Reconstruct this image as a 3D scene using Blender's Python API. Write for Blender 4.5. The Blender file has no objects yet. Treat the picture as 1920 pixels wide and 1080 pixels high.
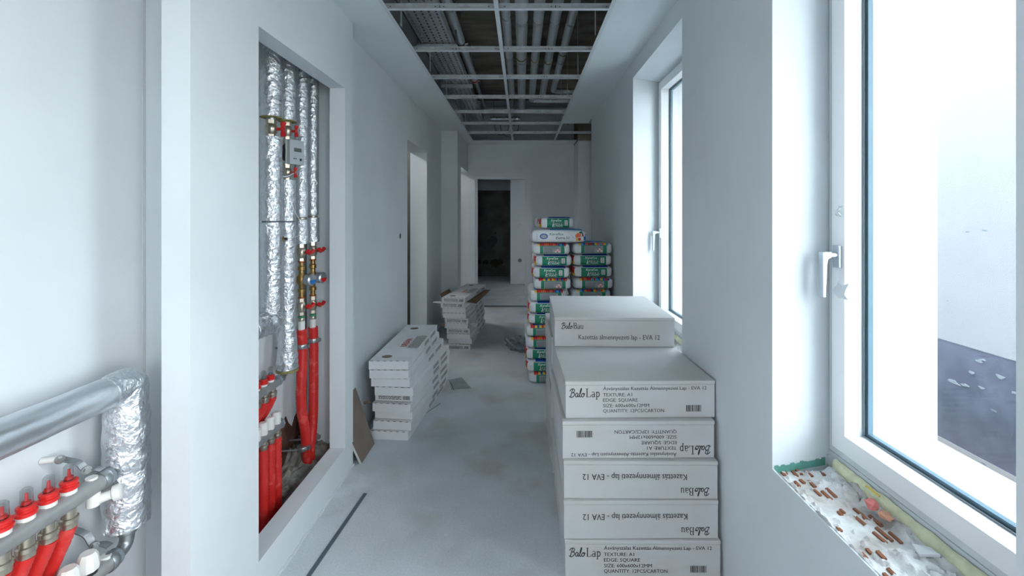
import bpy, bmesh, math, random
from mathutils import Vector, Matrix, noise
random.seed(7)
S = bpy.context.scene
C = S.collection
PI = math.pi

def lin(c):
    return tuple(((v/255)/12.92 if v/255 <= .04045 else ((v/255+.055)/1.055)**2.4) for v in c)

# ------------------------------------------------------------------ camera, world, exposure
HC = 1.41                      # camera height
cam = bpy.data.cameras.new('camera'); camo = bpy.data.objects.new('camera', cam); C.objects.link(camo)
camo.location = (0, 0, HC); camo.rotation_euler = (PI/2, 0, 0)
cam.sensor_width = 36; cam.lens = 842/1920*36
cam.shift_x = -18/1920; cam.shift_y = -137/1920
cam.clip_start = .02
S.camera = camo
S.view_settings.view_transform = 'Standard'; S.view_settings.look = 'None'
S.view_settings.gamma = 1; S.view_settings.use_curve_mapping = False
S.view_settings.exposure = 0.31
W = bpy.data.worlds.new('sky'); S.world = W; W.use_nodes = True
wn = W.node_tree; bg = wn.nodes['Background']
bg.inputs[0].default_value = (1.0, .985, 1.0, 1); bg.inputs[1].default_value = 12.5
def portal(loc, rot, sx, sy):
    l = bpy.data.lights.new('sky_portal', 'AREA'); l.shape = 'RECTANGLE'; l.size = sx; l.size_y = sy
    l.cycles.is_portal = True
    o = bpy.data.objects.new('sky_portal', l); C.objects.link(o); o.location = loc; o.rotation_euler = rot
    return o
portal((1.40, 1.06, 1.5), (0, PI/2, 0), 1.8, .9)
portal((1.40, 2.70, 1.5), (0, PI/2, 0), 1.8, 1.1)
portal((1.40, -.72, 1.5), (0, PI/2, 0), 1.8, 1.65)
portal((-.2, -3.1, 1.7), (PI/2, 0, 0), .8, .8)

# ------------------------------------------------------------------ materials
MATS = {}
def mat(name, col, rough=.6, metal=0, bump=0, bscale=30, var=0, vscale=4, col2=None, spec=.5, detail=4, dist=.002, stretch=None, lohi=(.4, .62)):
    if name in MATS: return MATS[name]
    m = bpy.data.materials.new(name); m.use_nodes = True
    nt = m.node_tree; b = nt.nodes['Principled BSDF']
    c = lin(col)
    b.inputs['Base Color'].default_value = (*c, 1); b.inputs['Roughness'].default_value = rough
    b.inputs['Metallic'].default_value = metal; b.inputs['Specular IOR Level'].default_value = spec
    tc = nt.nodes.new('ShaderNodeTexCoord'); src = tc.outputs['Object']
    if stretch:
        mp = nt.nodes.new('ShaderNodeMapping'); mp.inputs['Scale'].default_value = stretch
        nt.links.new(src, mp.inputs[0]); src = mp.outputs[0]
    if var or col2:
        n = nt.nodes.new('ShaderNodeTexNoise'); n.inputs['Scale'].default_value = vscale; n.inputs['Detail'].default_value = 6
        nt.links.new(src, n.inputs['Vector'])
        r = nt.nodes.new('ShaderNodeValToRGB')
        c2 = lin(col2) if col2 else tuple(max(0, v*(1-var)) for v in c)
        r.color_ramp.elements[0].color = (*c2, 1); r.color_ramp.elements[1].color = (*c, 1)
        r.color_ramp.elements[0].position = lohi[0]; r.color_ramp.elements[1].position = lohi[1]
        nt.links.new(n.outputs['Fac'], r.inputs['Fac']); nt.links.new(r.outputs['Color'], b.inputs['Base Color'])
    if bump:
        n2 = nt.nodes.new('ShaderNodeTexNoise'); n2.inputs['Scale'].default_value = bscale; n2.inputs['Detail'].default_value = detail
        nt.links.new(src, n2.inputs['Vector'])
        bp = nt.nodes.new('ShaderNodeBump'); bp.inputs['Strength'].default_value = bump; bp.inputs['Distance'].default_value = dist
        nt.links.new(n2.outputs['Fac'], bp.inputs['Height']); nt.links.new(bp.outputs['Normal'], b.inputs['Normal'])
    MATS[name] = m
    return m
PLASTER = mat('plaster', (219, 227, 231), .75, bump=.12, bscale=60, var=.05, vscale=2.2)
PLASTER_D = mat('plaster_ceiling', (219, 227, 231), .8, bump=.08, bscale=60, var=.03, vscale=1.5)
JOINT = mat('joint_compound', (215, 221, 224), .8, var=.06, vscale=6)
SLAB = mat('raw_concrete', (150, 142, 128), .9, bump=.5, bscale=14, var=.4, vscale=2, stretch=(1, 3, 1))
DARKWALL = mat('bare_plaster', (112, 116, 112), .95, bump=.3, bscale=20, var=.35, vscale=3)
RENDER = mat('exterior_render', (236, 238, 240), .9, bump=1.0, bscale=180, var=.03, dist=.004)
FACADE = mat('pale_facade', (168, 167, 171), .9, bump=.8, bscale=120, var=.03, dist=.004)
BAND = mat('dark_facade_band', (106, 110, 126), .85, bump=.5, bscale=120, var=.2, vscale=5, col2=(92, 96, 112))
SPOT = mat('chipped_render', (150, 156, 162), .9)
PVC = mat('white_pvc', (242, 245, 247), .28)
PVCG = mat('grey_pvc_profile', (214, 221, 226), .4)  # light grey PVC of the profiles, lips and door casing
ALU = mat('brushed_aluminium', (200, 206, 212), .3, metal=.9)
SPACER = mat('window_spacer', (98, 132, 150), .45)
GASKET = mat('grey_gasket', (120, 132, 140), .6)
SILLM = mat('zinc_sill', (160, 178, 196), .5, var=.1, vscale=8)
GALV = mat('galvanised_steel', (200, 206, 209), .38, metal=.5, var=.15, vscale=25)
TEE = mat('grid_flange', (205, 212, 216), .5, metal=.1)
STEEL = mat('zinc_fitting', (170, 176, 178), .35, metal=.85, var=.2, vscale=40)
NICKEL = mat('nickel_brass', (186, 178, 162), .28, metal=.9)
BRASS = mat('brass', (176, 142, 88), .32, metal=.9, var=.2, vscale=30)
COPPER = mat('copper_ring', (170, 96, 60), .4, metal=.8)
REDP = mat('red_plastic', (206, 36, 34), .35, bump=.1)
REDH = mat('red_hose', (206, 42, 38), .38, bump=.5, bscale=60, col2=(226, 88, 80), vscale=22, lohi=(.28, .42))
BLUEP = mat('blue_plastic', (30, 110, 180), .35)
GREENP = mat('green_ring', (60, 140, 100), .5)
WHITEP = mat('white_plastic', (226, 228, 224), .4)
BLACKP = mat('black_plastic', (28, 30, 34), .5)
BARM = mat('manifold_grey', (158, 162, 162), .42, metal=.45, var=.12, vscale=20)
METER = mat('meter_grey', (176, 186, 190), .45)
LCD = mat('meter_display', (70, 84, 80), .3)
WOOL = mat('mineral_wool', (146, 140, 88), .95, bump=.6, bscale=80, var=.3, vscale=40)
BRICK = mat('clay_brick', (158, 104, 78), .9, bump=.4, bscale=50, var=.3, vscale=20)
BRICKD = mat('broken_clay', (96, 66, 52), .95, bump=.8, bscale=30, var=.5, vscale=14)
MORTAR = mat('rough_plaster', (226, 228, 230), .9, bump=.9, bscale=60, var=0, vscale=9, col2=(176, 172, 168), detail=8, dist=.006, lohi=(.36, .6))
RUBBLE = mat('rubble', (150, 148, 142), .95, bump=1, bscale=40, var=.4, vscale=20)
FOAM = mat('yellow_green_foam', (230, 233, 198), .9, bump=.8, bscale=60, var=.15, vscale=25, dist=.004)
GREENB = mat('green_board', (96, 160, 148), .85, var=.15, vscale=20)
PINK = mat('pink_foam', (226, 132, 128), .85, bump=.5, bscale=60)
PEACH = mat('peach_clay', (216, 160, 132), .85, bump=.3, bscale=60)
CARTON = mat('white_carton', (202, 205, 208), .62, bump=.05, bscale=90, col2=(194, 194, 192), vscale=3.0, lohi=(.3, .62))
CARTON2 = mat('flat_white_carton', (228, 231, 234), .6, bump=.05, bscale=90, var=.06, vscale=6)
KRAFT = mat('brown_cardboard', (136, 112, 92), .85, var=.15, vscale=10)
INK = mat('black_ink', (38, 42, 48), .7)
INKG = mat('grey_ink', (74, 80, 86), .7)
REDINK = mat('red_ink', (206, 60, 70), .7)
PAPER = mat('bag_paper', (214, 219, 222), .5, bump=.35, bscale=22, var=.05, vscale=8, dist=.006)
BGREEN = mat('bag_green', (0, 122, 88), .45)
BGREY = mat('bag_grey_text', (150, 158, 162), .55, var=.15, vscale=120, stretch=(.05, .3, 4))
BBLUE = mat('bag_blue', (20, 78, 168), .45)
BLBLUE = mat('bag_light_blue', (70, 160, 214), .45)
BRED = mat('bag_red', (204, 44, 50), .45)
BYEL = mat('bag_yellow', (232, 196, 60), .45)
BORA = mat('bag_orange', (226, 104, 62), .45)
BWHITE = mat('bag_white_ink', (236, 240, 240), .45)
BOARD = mat('board_face', (124, 112, 102), .85, bump=.1, var=.08, vscale=8)
BOARDE = mat('board_edge', (190, 194, 190), .85)
STRIP = mat('blue_grey_strip', (92, 108, 118), .5, metal=.3)

def floor_mat():
    m = bpy.data.materials.new('screed_floor'); m.use_nodes = True; nt = m.node_tree; b = nt.nodes['Principled BSDF']
    tc = nt.nodes.new('ShaderNodeTexCoord')
    def noi(sc, det, a, bb, ca, cb):
        n = nt.nodes.new('ShaderNodeTexNoise'); n.inputs['Scale'].default_value = sc; n.inputs['Detail'].default_value = det
        nt.links.new(tc.outputs['Object'], n.inputs['Vector'])
        r = nt.nodes.new('ShaderNodeValToRGB'); r.color_ramp.elements[0].position = a; r.color_ramp.elements[1].position = bb
        r.color_ramp.elements[0].color = (*ca, 1); r.color_ramp.elements[1].color = (*cb, 1)
        nt.links.new(n.outputs['Fac'], r.inputs['Fac']); return r.outputs['Color'], n
    base, n0 = noi(1.6, 8, .35, .65, lin((192, 200, 206)), lin((218, 226, 232)))
    stain, _ = noi(2.7, 6, .52, .68, (0, 0, 0), (.5, .5, .5))
    mx = nt.nodes.new('ShaderNodeMixRGB'); mx.inputs[2].default_value = (*lin((176, 172, 166)), 1)
    nt.links.new(stain, mx.inputs[0]); nt.links.new(base, mx.inputs[1])
    sp, _ = noi(34, 2, .70, .74, (0, 0, 0), (1, 1, 1))
    mx2 = nt.nodes.new('ShaderNodeMixRGB'); mx2.inputs[2].default_value = (*lin((214, 216, 216)), 1)
    nt.links.new(sp, mx2.inputs[0]); nt.links.new(mx.outputs[0], mx2.inputs[1])
    fi, _ = noi(120, 4, .3, .7, (.86, .86, .86), (1, 1, 1))
    mx3 = nt.nodes.new('ShaderNodeMixRGB'); mx3.blend_type = 'MULTIPLY'; mx3.inputs[0].default_value = 1
    nt.links.new(mx2.outputs[0], mx3.inputs[1]); nt.links.new(fi, mx3.inputs[2])
    nt.links.new(mx3.outputs[0], b.inputs['Base Color']); b.inputs['Roughness'].default_value = .62
    bp = nt.nodes.new('ShaderNodeBump'); bp.inputs['Strength'].default_value = .25; bp.inputs['Distance'].default_value = .003
    n2 = nt.nodes.new('ShaderNodeTexNoise'); n2.inputs['Scale'].default_value = 25; n2.inputs['Detail'].default_value = 8
    nt.links.new(tc.outputs['Object'], n2.inputs['Vector'])
    nt.links.new(n2.outputs['Fac'], bp.inputs['Height']); nt.links.new(bp.outputs['Normal'], b.inputs['Normal'])
    return m
FLOOR = floor_mat()

def foil_mat(name, col, rough, strength, sc, metal=.92):
    m = bpy.data.materials.new(name); m.use_nodes = True; nt = m.node_tree; b = nt.nodes['Principled BSDF']
    b.inputs['Base Color'].default_value = (*lin(col), 1); b.inputs['Metallic'].default_value = metal; b.inputs['Roughness'].default_value = rough
    tc = nt.nodes.new('ShaderNodeTexCoord')
    v = nt.nodes.new('ShaderNodeTexVoronoi'); v.inputs['Scale'].default_value = sc; v.feature = 'F1'
    n = nt.nodes.new('ShaderNodeTexNoise'); n.inputs['Scale'].default_value = sc*.8; n.inputs['Detail'].default_value = 5; n.inputs['Distortion'].default_value = 1.2
    nt.links.new(tc.outputs['Object'], n.inputs['Vector'])
    mp = nt.nodes.new('ShaderNodeVectorMath'); mp.operation = 'ADD'
    nt.links.new(tc.outputs['Object'], mp.inputs[0]); 
    sc2 = nt.nodes.new('ShaderNodeVectorMath'); sc2.operation = 'SCALE'; sc2.inputs[3].default_value = .03
    nt.links.new(n.outputs['Color'], sc2.inputs[0]); nt.links.new(sc2.outputs[0], mp.inputs[1]); nt.links.new(mp.outputs[0], v.inputs['Vector'])
    ad = nt.nodes.new('ShaderNodeMath'); ad.operation = 'ADD'
    nt.links.new(v.outputs['Distance'], ad.inputs[0]); nt.links.new(n.outputs['Fac'], ad.inputs[1])
    bp = nt.nodes.new('ShaderNodeBump'); bp.inputs['Strength'].default_value = strength; bp.inputs['Distance'].default_value = .006
    nt.links.new(ad.outputs[0], bp.inputs['Height']); nt.links.new(bp.outputs['Normal'], b.inputs['Normal'])
    return m
FOIL = foil_mat('crumpled_foil', (222, 226, 230), .27, .6, 55)
FOILS = foil_mat('smooth_foil', (206, 212, 216), .34, .15, 30)
FOILD = foil_mat('dusty_foil', (196, 202, 205), .42, .3, 24, .5)
FOILC = foil_mat('ceiling_foil', (214, 219, 222), .36, .3, 24, .6)

def glass_mat(name, tint, refl):
    m = bpy.data.materials.new(name); m.use_nodes = True; nt = m.node_tree; nt.nodes.clear()
    o = nt.nodes.new('ShaderNodeOutputMaterial'); t = nt.nodes.new('ShaderNodeBsdfTransparent'); g = nt.nodes.new('ShaderNodeBsdfGlossy')
    t.inputs[0].default_value = (*tint, 1); g.inputs[1].default_value = .01
    lw = nt.nodes.new('ShaderNodeLayerWeight'); lw.inputs[0].default_value = .5
    pw = nt.nodes.new('ShaderNodeMath'); pw.operation = 'POWER'; pw.inputs[1].default_value = 5
    nt.links.new(lw.outputs['Facing'], pw.inputs[0])
    f = nt.nodes.new('ShaderNodeMath'); f.operation = 'MULTIPLY_ADD'; f.inputs[1].default_value = .9; f.inputs[2].default_value = .02
    nt.links.new(pw.outputs[0], f.inputs[0])
    mu = nt.nodes.new('ShaderNodeMath'); mu.operation = 'MULTIPLY'; mu.inputs[1].default_value = refl
    mx = nt.nodes.new('ShaderNodeMixShader'); nt.links.new(f.outputs[0], mu.inputs[0]); nt.links.new(mu.outputs[0], mx.inputs[0])
    nt.links.new(t.outputs[0], mx.inputs[1]); nt.links.new(g.outputs[0], mx.inputs[2]); nt.links.new(mx.outputs[0], o.inputs[0])
    return m
GLASS = glass_mat('window_glass', (.82, .85, .86), .8)
CLEARP = glass_mat('clear_plastic', (.82, .84, .84), 4.0)
FILM = glass_mat('plastic_film', (.72, .78, .8), 2.0)

# ------------------------------------------------------------------ mesh builder
class MB:
    def __init__(s): s.v = []; s.f = []; s.m = []; s.mats = []
    def mi(s, m):
        if m is None: return 0
        if m not in s.mats: s.mats.append(m)
        return s.mats.index(m)
    def add(s, vs, fs, m=None):
        o = len(s.v); s.v += [Vector(v) for v in vs]; k = s.mi(m)
        for f in fs: s.f.append([i+o for i in f]); s.m.append(k)
        return s
    def box(s, x0, x1, y0, y1, z0, z1, m=None):
        vs = [(x0,y0,z0),(x1,y0,z0),(x1,y1,z0),(x0,y1,z0),(x0,y0,z1),(x1,y0,z1),(x1,y1,z1),(x0,y1,z1)]
        return s.add(vs, [(0,3,2,1),(4,5,6,7),(0,1,5,4),(1,2,6,5),(2,3,7,6),(3,0,4,7)], m)
    def prism(s, poly, z0, z1, m=None):                 # xy polygon extruded in z
        n = len(poly)
        vs = [(x, y, z0) for x, y in poly] + [(x, y, z1) for x, y in poly]
        fs = [tuple(range(n))[::-1], tuple(range(n, 2*n))] + [(i, (i+1) % n, n+(i+1) % n, n+i) for i in range(n)]
        return s.add(vs, fs, m)
    def prism_y(s, poly, y0, y1, m=None):               # xz polygon extruded in y
        n = len(poly)
        vs = [(x, y0, z) for x, z in poly] + [(x, y1, z) for x, z in poly]
        fs = [tuple(range(n)), tuple(range(n, 2*n))[::-1]] + [(i, n+i, n+(i+1) % n, (i+1) % n) for i in range(n)]
        return s.add(vs, fs, m)
    def tube(s, pts, r, seg=16, m=None, caps=True, jit=0, freq=30, ridge=0):
        pts = [Vector(p) for p in pts]; n = len(pts)
        rs = r if isinstance(r, (list, tuple)) else [r]*n
        vs = []; prev = None
        for i, p in enumerate(pts):
            d = (pts[min(i+1, n-1)] - pts[max(i-1, 0)])
            if d.length < 1e-9: d = Vector((0,0,1))
            d.normalize()
            if prev is None:
                a = Vector((0,0,1)) if abs(d.z) < .9 else Vector((1,0,0))
                u = d.cross(a).normalized()
            else:
                u = (prev - d*prev.dot(d)).normalized()
            w = d.cross(u); prev = u
            for k in range(seg):
                t = 2*PI*k/seg
                q = p + (u*math.cos(t)+w*math.sin(t))*rs[i]
                if jit: q = p + (q-p)*(1 + jit*noise.noise(q*freq) + (random.random()-.5)*jit*.35)
                vs.append(q)
        fs = [(i*seg+k, i*seg+(k+1) % seg, (i+1)*seg+(k+1) % seg, (i+1)*seg+k) for i in range(n-1) for k in range(seg)]
        if caps: fs += [tuple(range(seg))[::-1], tuple(range((n-1)*seg, n*seg))]
        return s.add(vs, fs, m)
    def lathe(s, p, prof, axis=(0,0,1), seg=16, m=None):     # prof: (offset along axis, radius)
        a = Vector(axis).normalized()
        pts = [Vector(p)+a*o for o, r in prof]
        h = Vector((0,0,1)) if abs(a.z) < .9 else Vector((1,0,0))
        u = a.cross(h).normalized(); w = a.cross(u); vs = []
        for (o, r), q in zip(prof, pts):
            for k in range(seg):
                t = 2*PI*k/seg; vs.append(q+(u*math.cos(t)+w*math.sin(t))*r)
        n = len(prof)
        fs = [(i*seg+k, i*seg+(k+1) % seg, (i+1)*seg+(k+1) % seg, (i+1)*seg+k) for i in range(n-1) for k in range(seg)]
        fs += [tuple(range(seg))[::-1], tuple(range((n-1)*seg, n*seg))]
        return s.add(vs, fs, m)
    def xf(s, M):
        s.v = [M @ v for v in s.v]; return s
    def shift(s, d):
        d = Vector(d); s.v = [v+d for v in s.v]; return s
    def mesh(s, name, m=None):
        me = bpy.data.meshes.new(name); me.from_pydata([tuple(v) for v in s.v], [], s.f)
        mats = s.mats or [m]
        for k in mats: me.materials.append(k or m)
        if len(mats) > 1: me.polygons.foreach_set('material_index', s.m)
        me.validate(); me.update(); return me

def finish(o, smooth=None, bevel=0):
    me = o.data
    bm = bmesh.new(); bm.from_mesh(me); bmesh.ops.recalc_face_normals(bm, faces=bm.faces)
    if bevel: bmesh.ops.bevel(bm, geom=list(bm.edges), offset=bevel, segments=2, profile=.6, affect='EDGES')
    if smooth:
        for f in bm.faces: f.smooth = True
        for e in bm.edges:
            if len(e.link_faces) == 2 and e.calc_face_angle(0) > math.radians(smooth): e.smooth = False
    bm.to_mesh(me); bm.free()
def obj(name, mb, m=None, parent=None, smooth=None, bevel=0, world=False):
    if world and parent is not None: mb.shift(-Vector(parent.location))
    o = bpy.data.objects.new(name, mb.mesh(name, m)); C.objects.link(o)
    if parent is not None: o.parent = parent
    finish(o, smooth, bevel)
    return o
def tag(o, label=None, cat=None, group=None, kind=None):
    if label: o['label'] = label
    if cat: o['category'] = cat
    if group: o['group'] = group
    if kind: o['kind'] = kind
    return o
def thing(name, label, cat, loc=(0,0,0), rz=0, group=None, kind=None):
    o = bpy.data.objects.new(name, None); C.objects.link(o); o.empty_display_size = .05
    o.location = loc; o.rotation_euler = (0, 0, rz)
    return tag(o, label, cat, group, kind)
def struct(name, mb, m, parent=None, **k):
    o = obj(name, mb, m, parent, **k)
    if parent is None: o['kind'] = 'structure'
    return o
def copy_tree(o, parent=None):
    c = o.copy(); C.objects.link(c); c.parent = parent
    for ch in list(o.children): copy_tree(ch, c)
    return c

# text helpers -------------------------------------------------------
def text_geo(s, size, sx=1, shear=0, align='LEFT', space=1.0, bold=.022):
    cu = bpy.data.curves.new('t', 'FONT'); cu.body = s; cu.size = size; cu.shear = shear; cu.resolution_u = 2
    cu.align_x = align; cu.space_character = space
    o = bpy.data.objects.new('t', cu); C.objects.link(o)
    dg = bpy.context.evaluated_depsgraph_get(); dg.update()
    me = o.evaluated_get(dg).to_mesh()
    vs = [(v.co.x*sx, v.co.y) for v in me.vertices]; fs = [tuple(p.vertices) for p in me.polygons]
    n = len(vs); vs = vs+[(x+size*bold*sx, y) for x, y in vs]; fs = fs+[tuple(i+n for i in f) for f in fs]   # slightly bolder strokes
    o.evaluated_get(dg).to_mesh_clear()
    bpy.data.objects.remove(o); bpy.data.curves.remove(cu)
    return vs, fs
class Flat:                                             # flat print in (u, v), mapped later onto a surface
    def __init__(s): s.v = []; s.f = []
    def geo(s, g, du=0, dv=0):
        o = len(s.v); s.v += [(a+du, b+dv) for a, b in g[0]]; s.f += [tuple(i+o for i in f) for f in g[1]]; return s
    def text(s, t, size, u, v, **k): return s.geo(text_geo(t, size, **k), u, v)
    def rect(s, u0, u1, v0, v1, nu=1, nv=1):
        vs = [(u0+(u1-u0)*i/nu, v0+(v1-v0)*j/nv) for j in range(nv+1) for i in range(nu+1)]
        fs = [(j*(nu+1)+i, j*(nu+1)+i+1, (j+1)*(nu+1)+i+1, (j+1)*(nu+1)+i) for j in range(nv) for i in range(nu)]
        return s.geo((vs, fs))
    def poly(s, pts): return s.geo((pts, [tuple(range(len(pts)))]))
    def stroke(s, pts, w):                              # ribbon along a polyline, w = width or list
        n = len(pts); ws = w if isinstance(w, list) else [w]*n; vs = []
        for i, (x, y) in enumerate(pts):
            ax, ay = pts[max(i-1, 0)]; bx, by = pts[min(i+1, n-1)]
            d = math.hypot(bx-ax, by-ay) or 1; nx, ny = -(by-ay)/d, (bx-ax)/d
            vs += [(x+nx*ws[i]/2, y+ny*ws[i]/2), (x-nx*ws[i]/2, y-ny*ws[i]/2)]
        return s.geo((vs, [(2*i, 2*i+1, 2*i+3, 2*i+2) for i in range(n-1)]))
    def bars(s, u, v, w, h, n=22):
        x = u; rnd = random.Random(n)
        while x < u+w:
            t = rnd.choice([.0008, .0012, .002])*w/.035; s.rect(x, min(x+t, u+w), v, v+h); x += t+rnd.choice([.0008, .0014])*w/.035
        return s
    def flip(s, cu, cv): s.v = [(2*cu-a, 2*cv-b) for a, b in s.v]; return s
    def mapped(s, fn): mb = MB(); mb.add([fn(a, b) for a, b in s.v], s.f); return mb
def spline(pts, n=5):                                   # Catmull-Rom
    out = []
    P = [pts[0]]+list(pts)+[pts[-1]]
    for i in range(1, len(P)-2):
        for k in range(n):
            t = k/n; a, b, c, d = P[i-1], P[i], P[i+1], P[i+2]
            out.append(tuple(.5*((2*b[j])+(-a[j]+c[j])*t+(2*a[j]-5*b[j]+4*c[j]-d[j])*t*t+(-a[j]+3*b[j]-3*c[j]+d[j])*t**3) for j in range(len(b))))
    out.append(tuple(pts[-1])); return out

# ================================================================== SETTING
ZC = 2.49; ZS = 3.16
XR = .785; XL = -1.03; XN = -.95; XB = -1.25
YD = 6.88
HX0, HX1, HY0, HY1 = -.722, .478, .75, 6.53             # opening in the ceiling
floor = MB(); floor.box(-2.6, 2.6, -3.2, 7.0, -.2, 0); floor.box(-2.6, 2.6, 7.0, 11, -.2, 0)
struct('floor', floor, FLOOR)

# left wall: shaft back, long wall with doorway, column with opening
wl = MB()
wl.box(XB-.15, XB, -3.0, 3.0, 0, ZS)                    # shaft back wall
wl.box(XB, XN-.083, 1.49, 1.60, 0, ZS)                  # cross wall in the shaft
wl.box(XL-.18, XL, 2.53, 4.05, 0, ZS)
wl.box(XL-.18, XL, 4.88, 5.75, 0, ZS)
wl.box(XL-.18, XL, 4.05, 4.88, 2.09, ZS)
struct('wall_left', wl, PLASTER)
wc = MB(); wc.box(XL-.05, -.82, 5.75, 6.06, 0, ZS); wc.box(-.96, -.82, 6.06, YD, 2.06, ZS)
struct('wall_left_column', wc, PLASTER)
wp = MB()
wp.box(XN-.083, XN, 1.288, 1.6225, 0, ZC); wp.box(XN-.083, XN, 2.417, 2.53, 0, ZC)
wp.box(XN-.083, XN, 1.6225, 2.417, 0, .155); wp.box(XN-.083, XN, 1.6225, 2.417, 2.092, ZC)
wpo = struct('wall_partition', wp, PLASTER)
# crumbling plaster edge on the floor line of the partition
mb = MB(); rnd = random.Random(3); y = 1.3
while y < 2.53:
    l = .03+rnd.random()*.07; mb.box(XN-.005, XN+.003+rnd.random()*.006, y, min(y+l, 2.53), 0, .004+rnd.random()*.012); y += l
tag(obj('plaster_crumbs', mb, JOINT, wpo), kind='stuff')
mb = MB(); mb.box(XB+.0005, XB+.003, 1.478, 1.489, 0, ZC)
obj('joint_strip', mb, JOINT, bpy.data.objects['wall_left'])

# right wall with windows
WZ0, WZ1 = .63, 2.375
wr = MB()
wr.prism([(XR, 1.406), (1.0, 1.462), (1.36, 1.47), (1.36, 2.13), (1.0, 2.14), (XR, 2.196)], 0, ZS)
wr.prism([(XR, 3.163), (1.0, 3.27), (1.36, 3.28), (1.36, 5.05), (XR, 5.05)], 0, ZS)
wr.prism([(XR, .0), (1.0, .05), (1.36, .06), (1.36, .65), (1.0, .66), (XR, .713)], 0, ZS)
wr.prism([(XR, -3.0), (1.36, -3.0), (1.36, -1.30), (XR, -1.25)], 0, ZS)
for a, b in ((.713, 1.406), (2.196, 3.163), (-1.25, .0)):  # last opening, unseen behind the camera, is sized for the light it admits
    wr.prism([(XR, a), (1.0, a-.055), (1.36, a-.062), (1.36, b+.062), (1.0, b+.055 if b < 3 else b+.1), (XR, b)], 0, WZ0-.045)
    wr.prism([(XR, a), (1.0, a-.055), (1.36, a-.062), (1.36, b+.062), (1.0, b+.055 if b < 3 else b+.1), (XR, b)], WZ1, ZS)
    wr.box(XR, XR+.005, a, b, WZ0-.045, WZ0-.016)
wr.box(1.0, 1.36, 5.05, YD, 0, ZS)
wro = struct('wall_right', wr, PLASTER)
mb = MB(); mb.box(.80, 1.0, 6.35, YD, 0, ZC-.03)
struct('wall_right_column', mb, PLASTER)
mb = MB(); mb.box(.80, 1.0, 6.35, YD, ZC-.03, ZS)
struct('wall_right_column_top', mb, SLAB)

# far wall with the doorway, and the rooms behind it
wf = MB(); DX0, DX1, DZ = -.711, .082, 1.99
wf.box(-2.0, DX0, YD, YD+.12, 0, ZS); wf.box(DX1, 1.36, YD, YD+.12, 0, ZS); wf.box(DX0, DX1, YD, YD+.12, DZ, ZS)
struct('wall_far', wf, PLASTER)
dt = thing('door_1', 'white painted casing round the doorway at the far end of the corridor', 'doorway', (0, YD, 0), kind='structure')
mb = MB(); cw = .081
mb.prism_y([(DX1, 0), (DX1+cw, 0), (DX1+cw, DZ+cw), (DX0-cw-.02, DZ+cw), (DX0-cw-.02, 0), (DX0, 0), (DX0, DZ), (DX1, DZ)], YD-.014, YD-.001)
obj('casing', mb, PVCG, dt, world=True)
mb = MB(); mb.box(DX0+.001, DX0+.03, YD+.002, YD+.118, .012, DZ-.03); mb.box(DX1-.03, DX1-.001, YD+.002, YD+.118, .012, DZ-.03); mb.box(DX0+.001, DX1-.001, YD+.002, YD+.118, DZ-.03, DZ-.001)
obj('door_lining', mb, PVCG, dt, world=True)
mb = MB(); mb.box(DX0+.001, DX1-.001, YD-.01, YD+.012, .0, .022); mb.box(DX0+.001, DX1-.001, YD+.05, YD+.065, .0, .012)
obj('threshold', mb, GASKET, dt, world=True)
w2 = MB()
w2.box(-.229, 1.5, 9.2, 9.32, 0, 2.7); w2.box(-2.2, -1.25, 9.2, 9.32, 0, 2.7); w2.box(-1.25, -.229, 9.2, 9.32, 2.15, 2.7)
w2.box(1.5, 1.62, 7.0, 9.32, 0, .9); w2.box(1.5, 1.62, 7.0, 9.32, 2.2, 2.7); w2.box(1.5, 1.62, 7.0, 7.3, .9, 2.2); w2.box(1.5, 1.62, 7.6, 9.32, .9, 2.2)  # right side, with a small unseen opening added to light the back room
w2.box(-2.32, -2.2, 7.0, 9.32, 0, 2.7)
w2o = struct('wall_back_room', w2, PLASTER)
mb = MB(); mb.box(-.228, 1.49, 9.188, 9.199, 0, .07)
struct('baseboard_back_room', mb, JOINT)
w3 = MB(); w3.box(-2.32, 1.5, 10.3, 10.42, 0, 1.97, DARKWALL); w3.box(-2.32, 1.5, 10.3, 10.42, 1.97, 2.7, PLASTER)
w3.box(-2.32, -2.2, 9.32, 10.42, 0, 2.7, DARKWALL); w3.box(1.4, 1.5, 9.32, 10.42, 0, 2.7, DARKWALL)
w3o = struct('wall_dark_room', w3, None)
def blotch(cx, cz, r, y, m, parent, n=11, sx=1.0, seed=0, name='patch'):
    rn = random.Random(seed); mb = MB(); k = [(cx+math.cos(2*PI*i/n)*r*sx*(.7+.5*rn.random()), cz+math.sin(2*PI*i/n)*r*(.7+.5*rn.random())) for i in range(n)]
    mb.prism_y(k, y-.004, y-.001); return obj(name, mb, m, parent)
blotch(-.665, .80, .13, 10.3, BLACKP, w3o, seed=1, name='chased_hole')
for i, (x, z, r) in enumerate(((-.80, .33, .07), (-.62, .30, .12), (-.5, .33, .09), (-.87, .32, .05), (-.60, 1.0, .03), (-.97, .34, .06))):
    blotch(x, z, r*.8, 10.3, mat('dark_patch', (70, 66, 62), .95), w3o, seed=i+4)
mb = MB(); mb.box(-2.32, 1.62, 7.0, 10.42, 2.7, 2.8)
struct('ceiling_back_rooms', mb, PLASTER)
# room behind the left doorway
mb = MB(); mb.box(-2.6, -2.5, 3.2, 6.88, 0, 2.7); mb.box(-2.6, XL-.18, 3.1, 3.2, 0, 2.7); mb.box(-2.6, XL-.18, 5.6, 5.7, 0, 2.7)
struct('wall_side_room', mb, DARKWALL)

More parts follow.
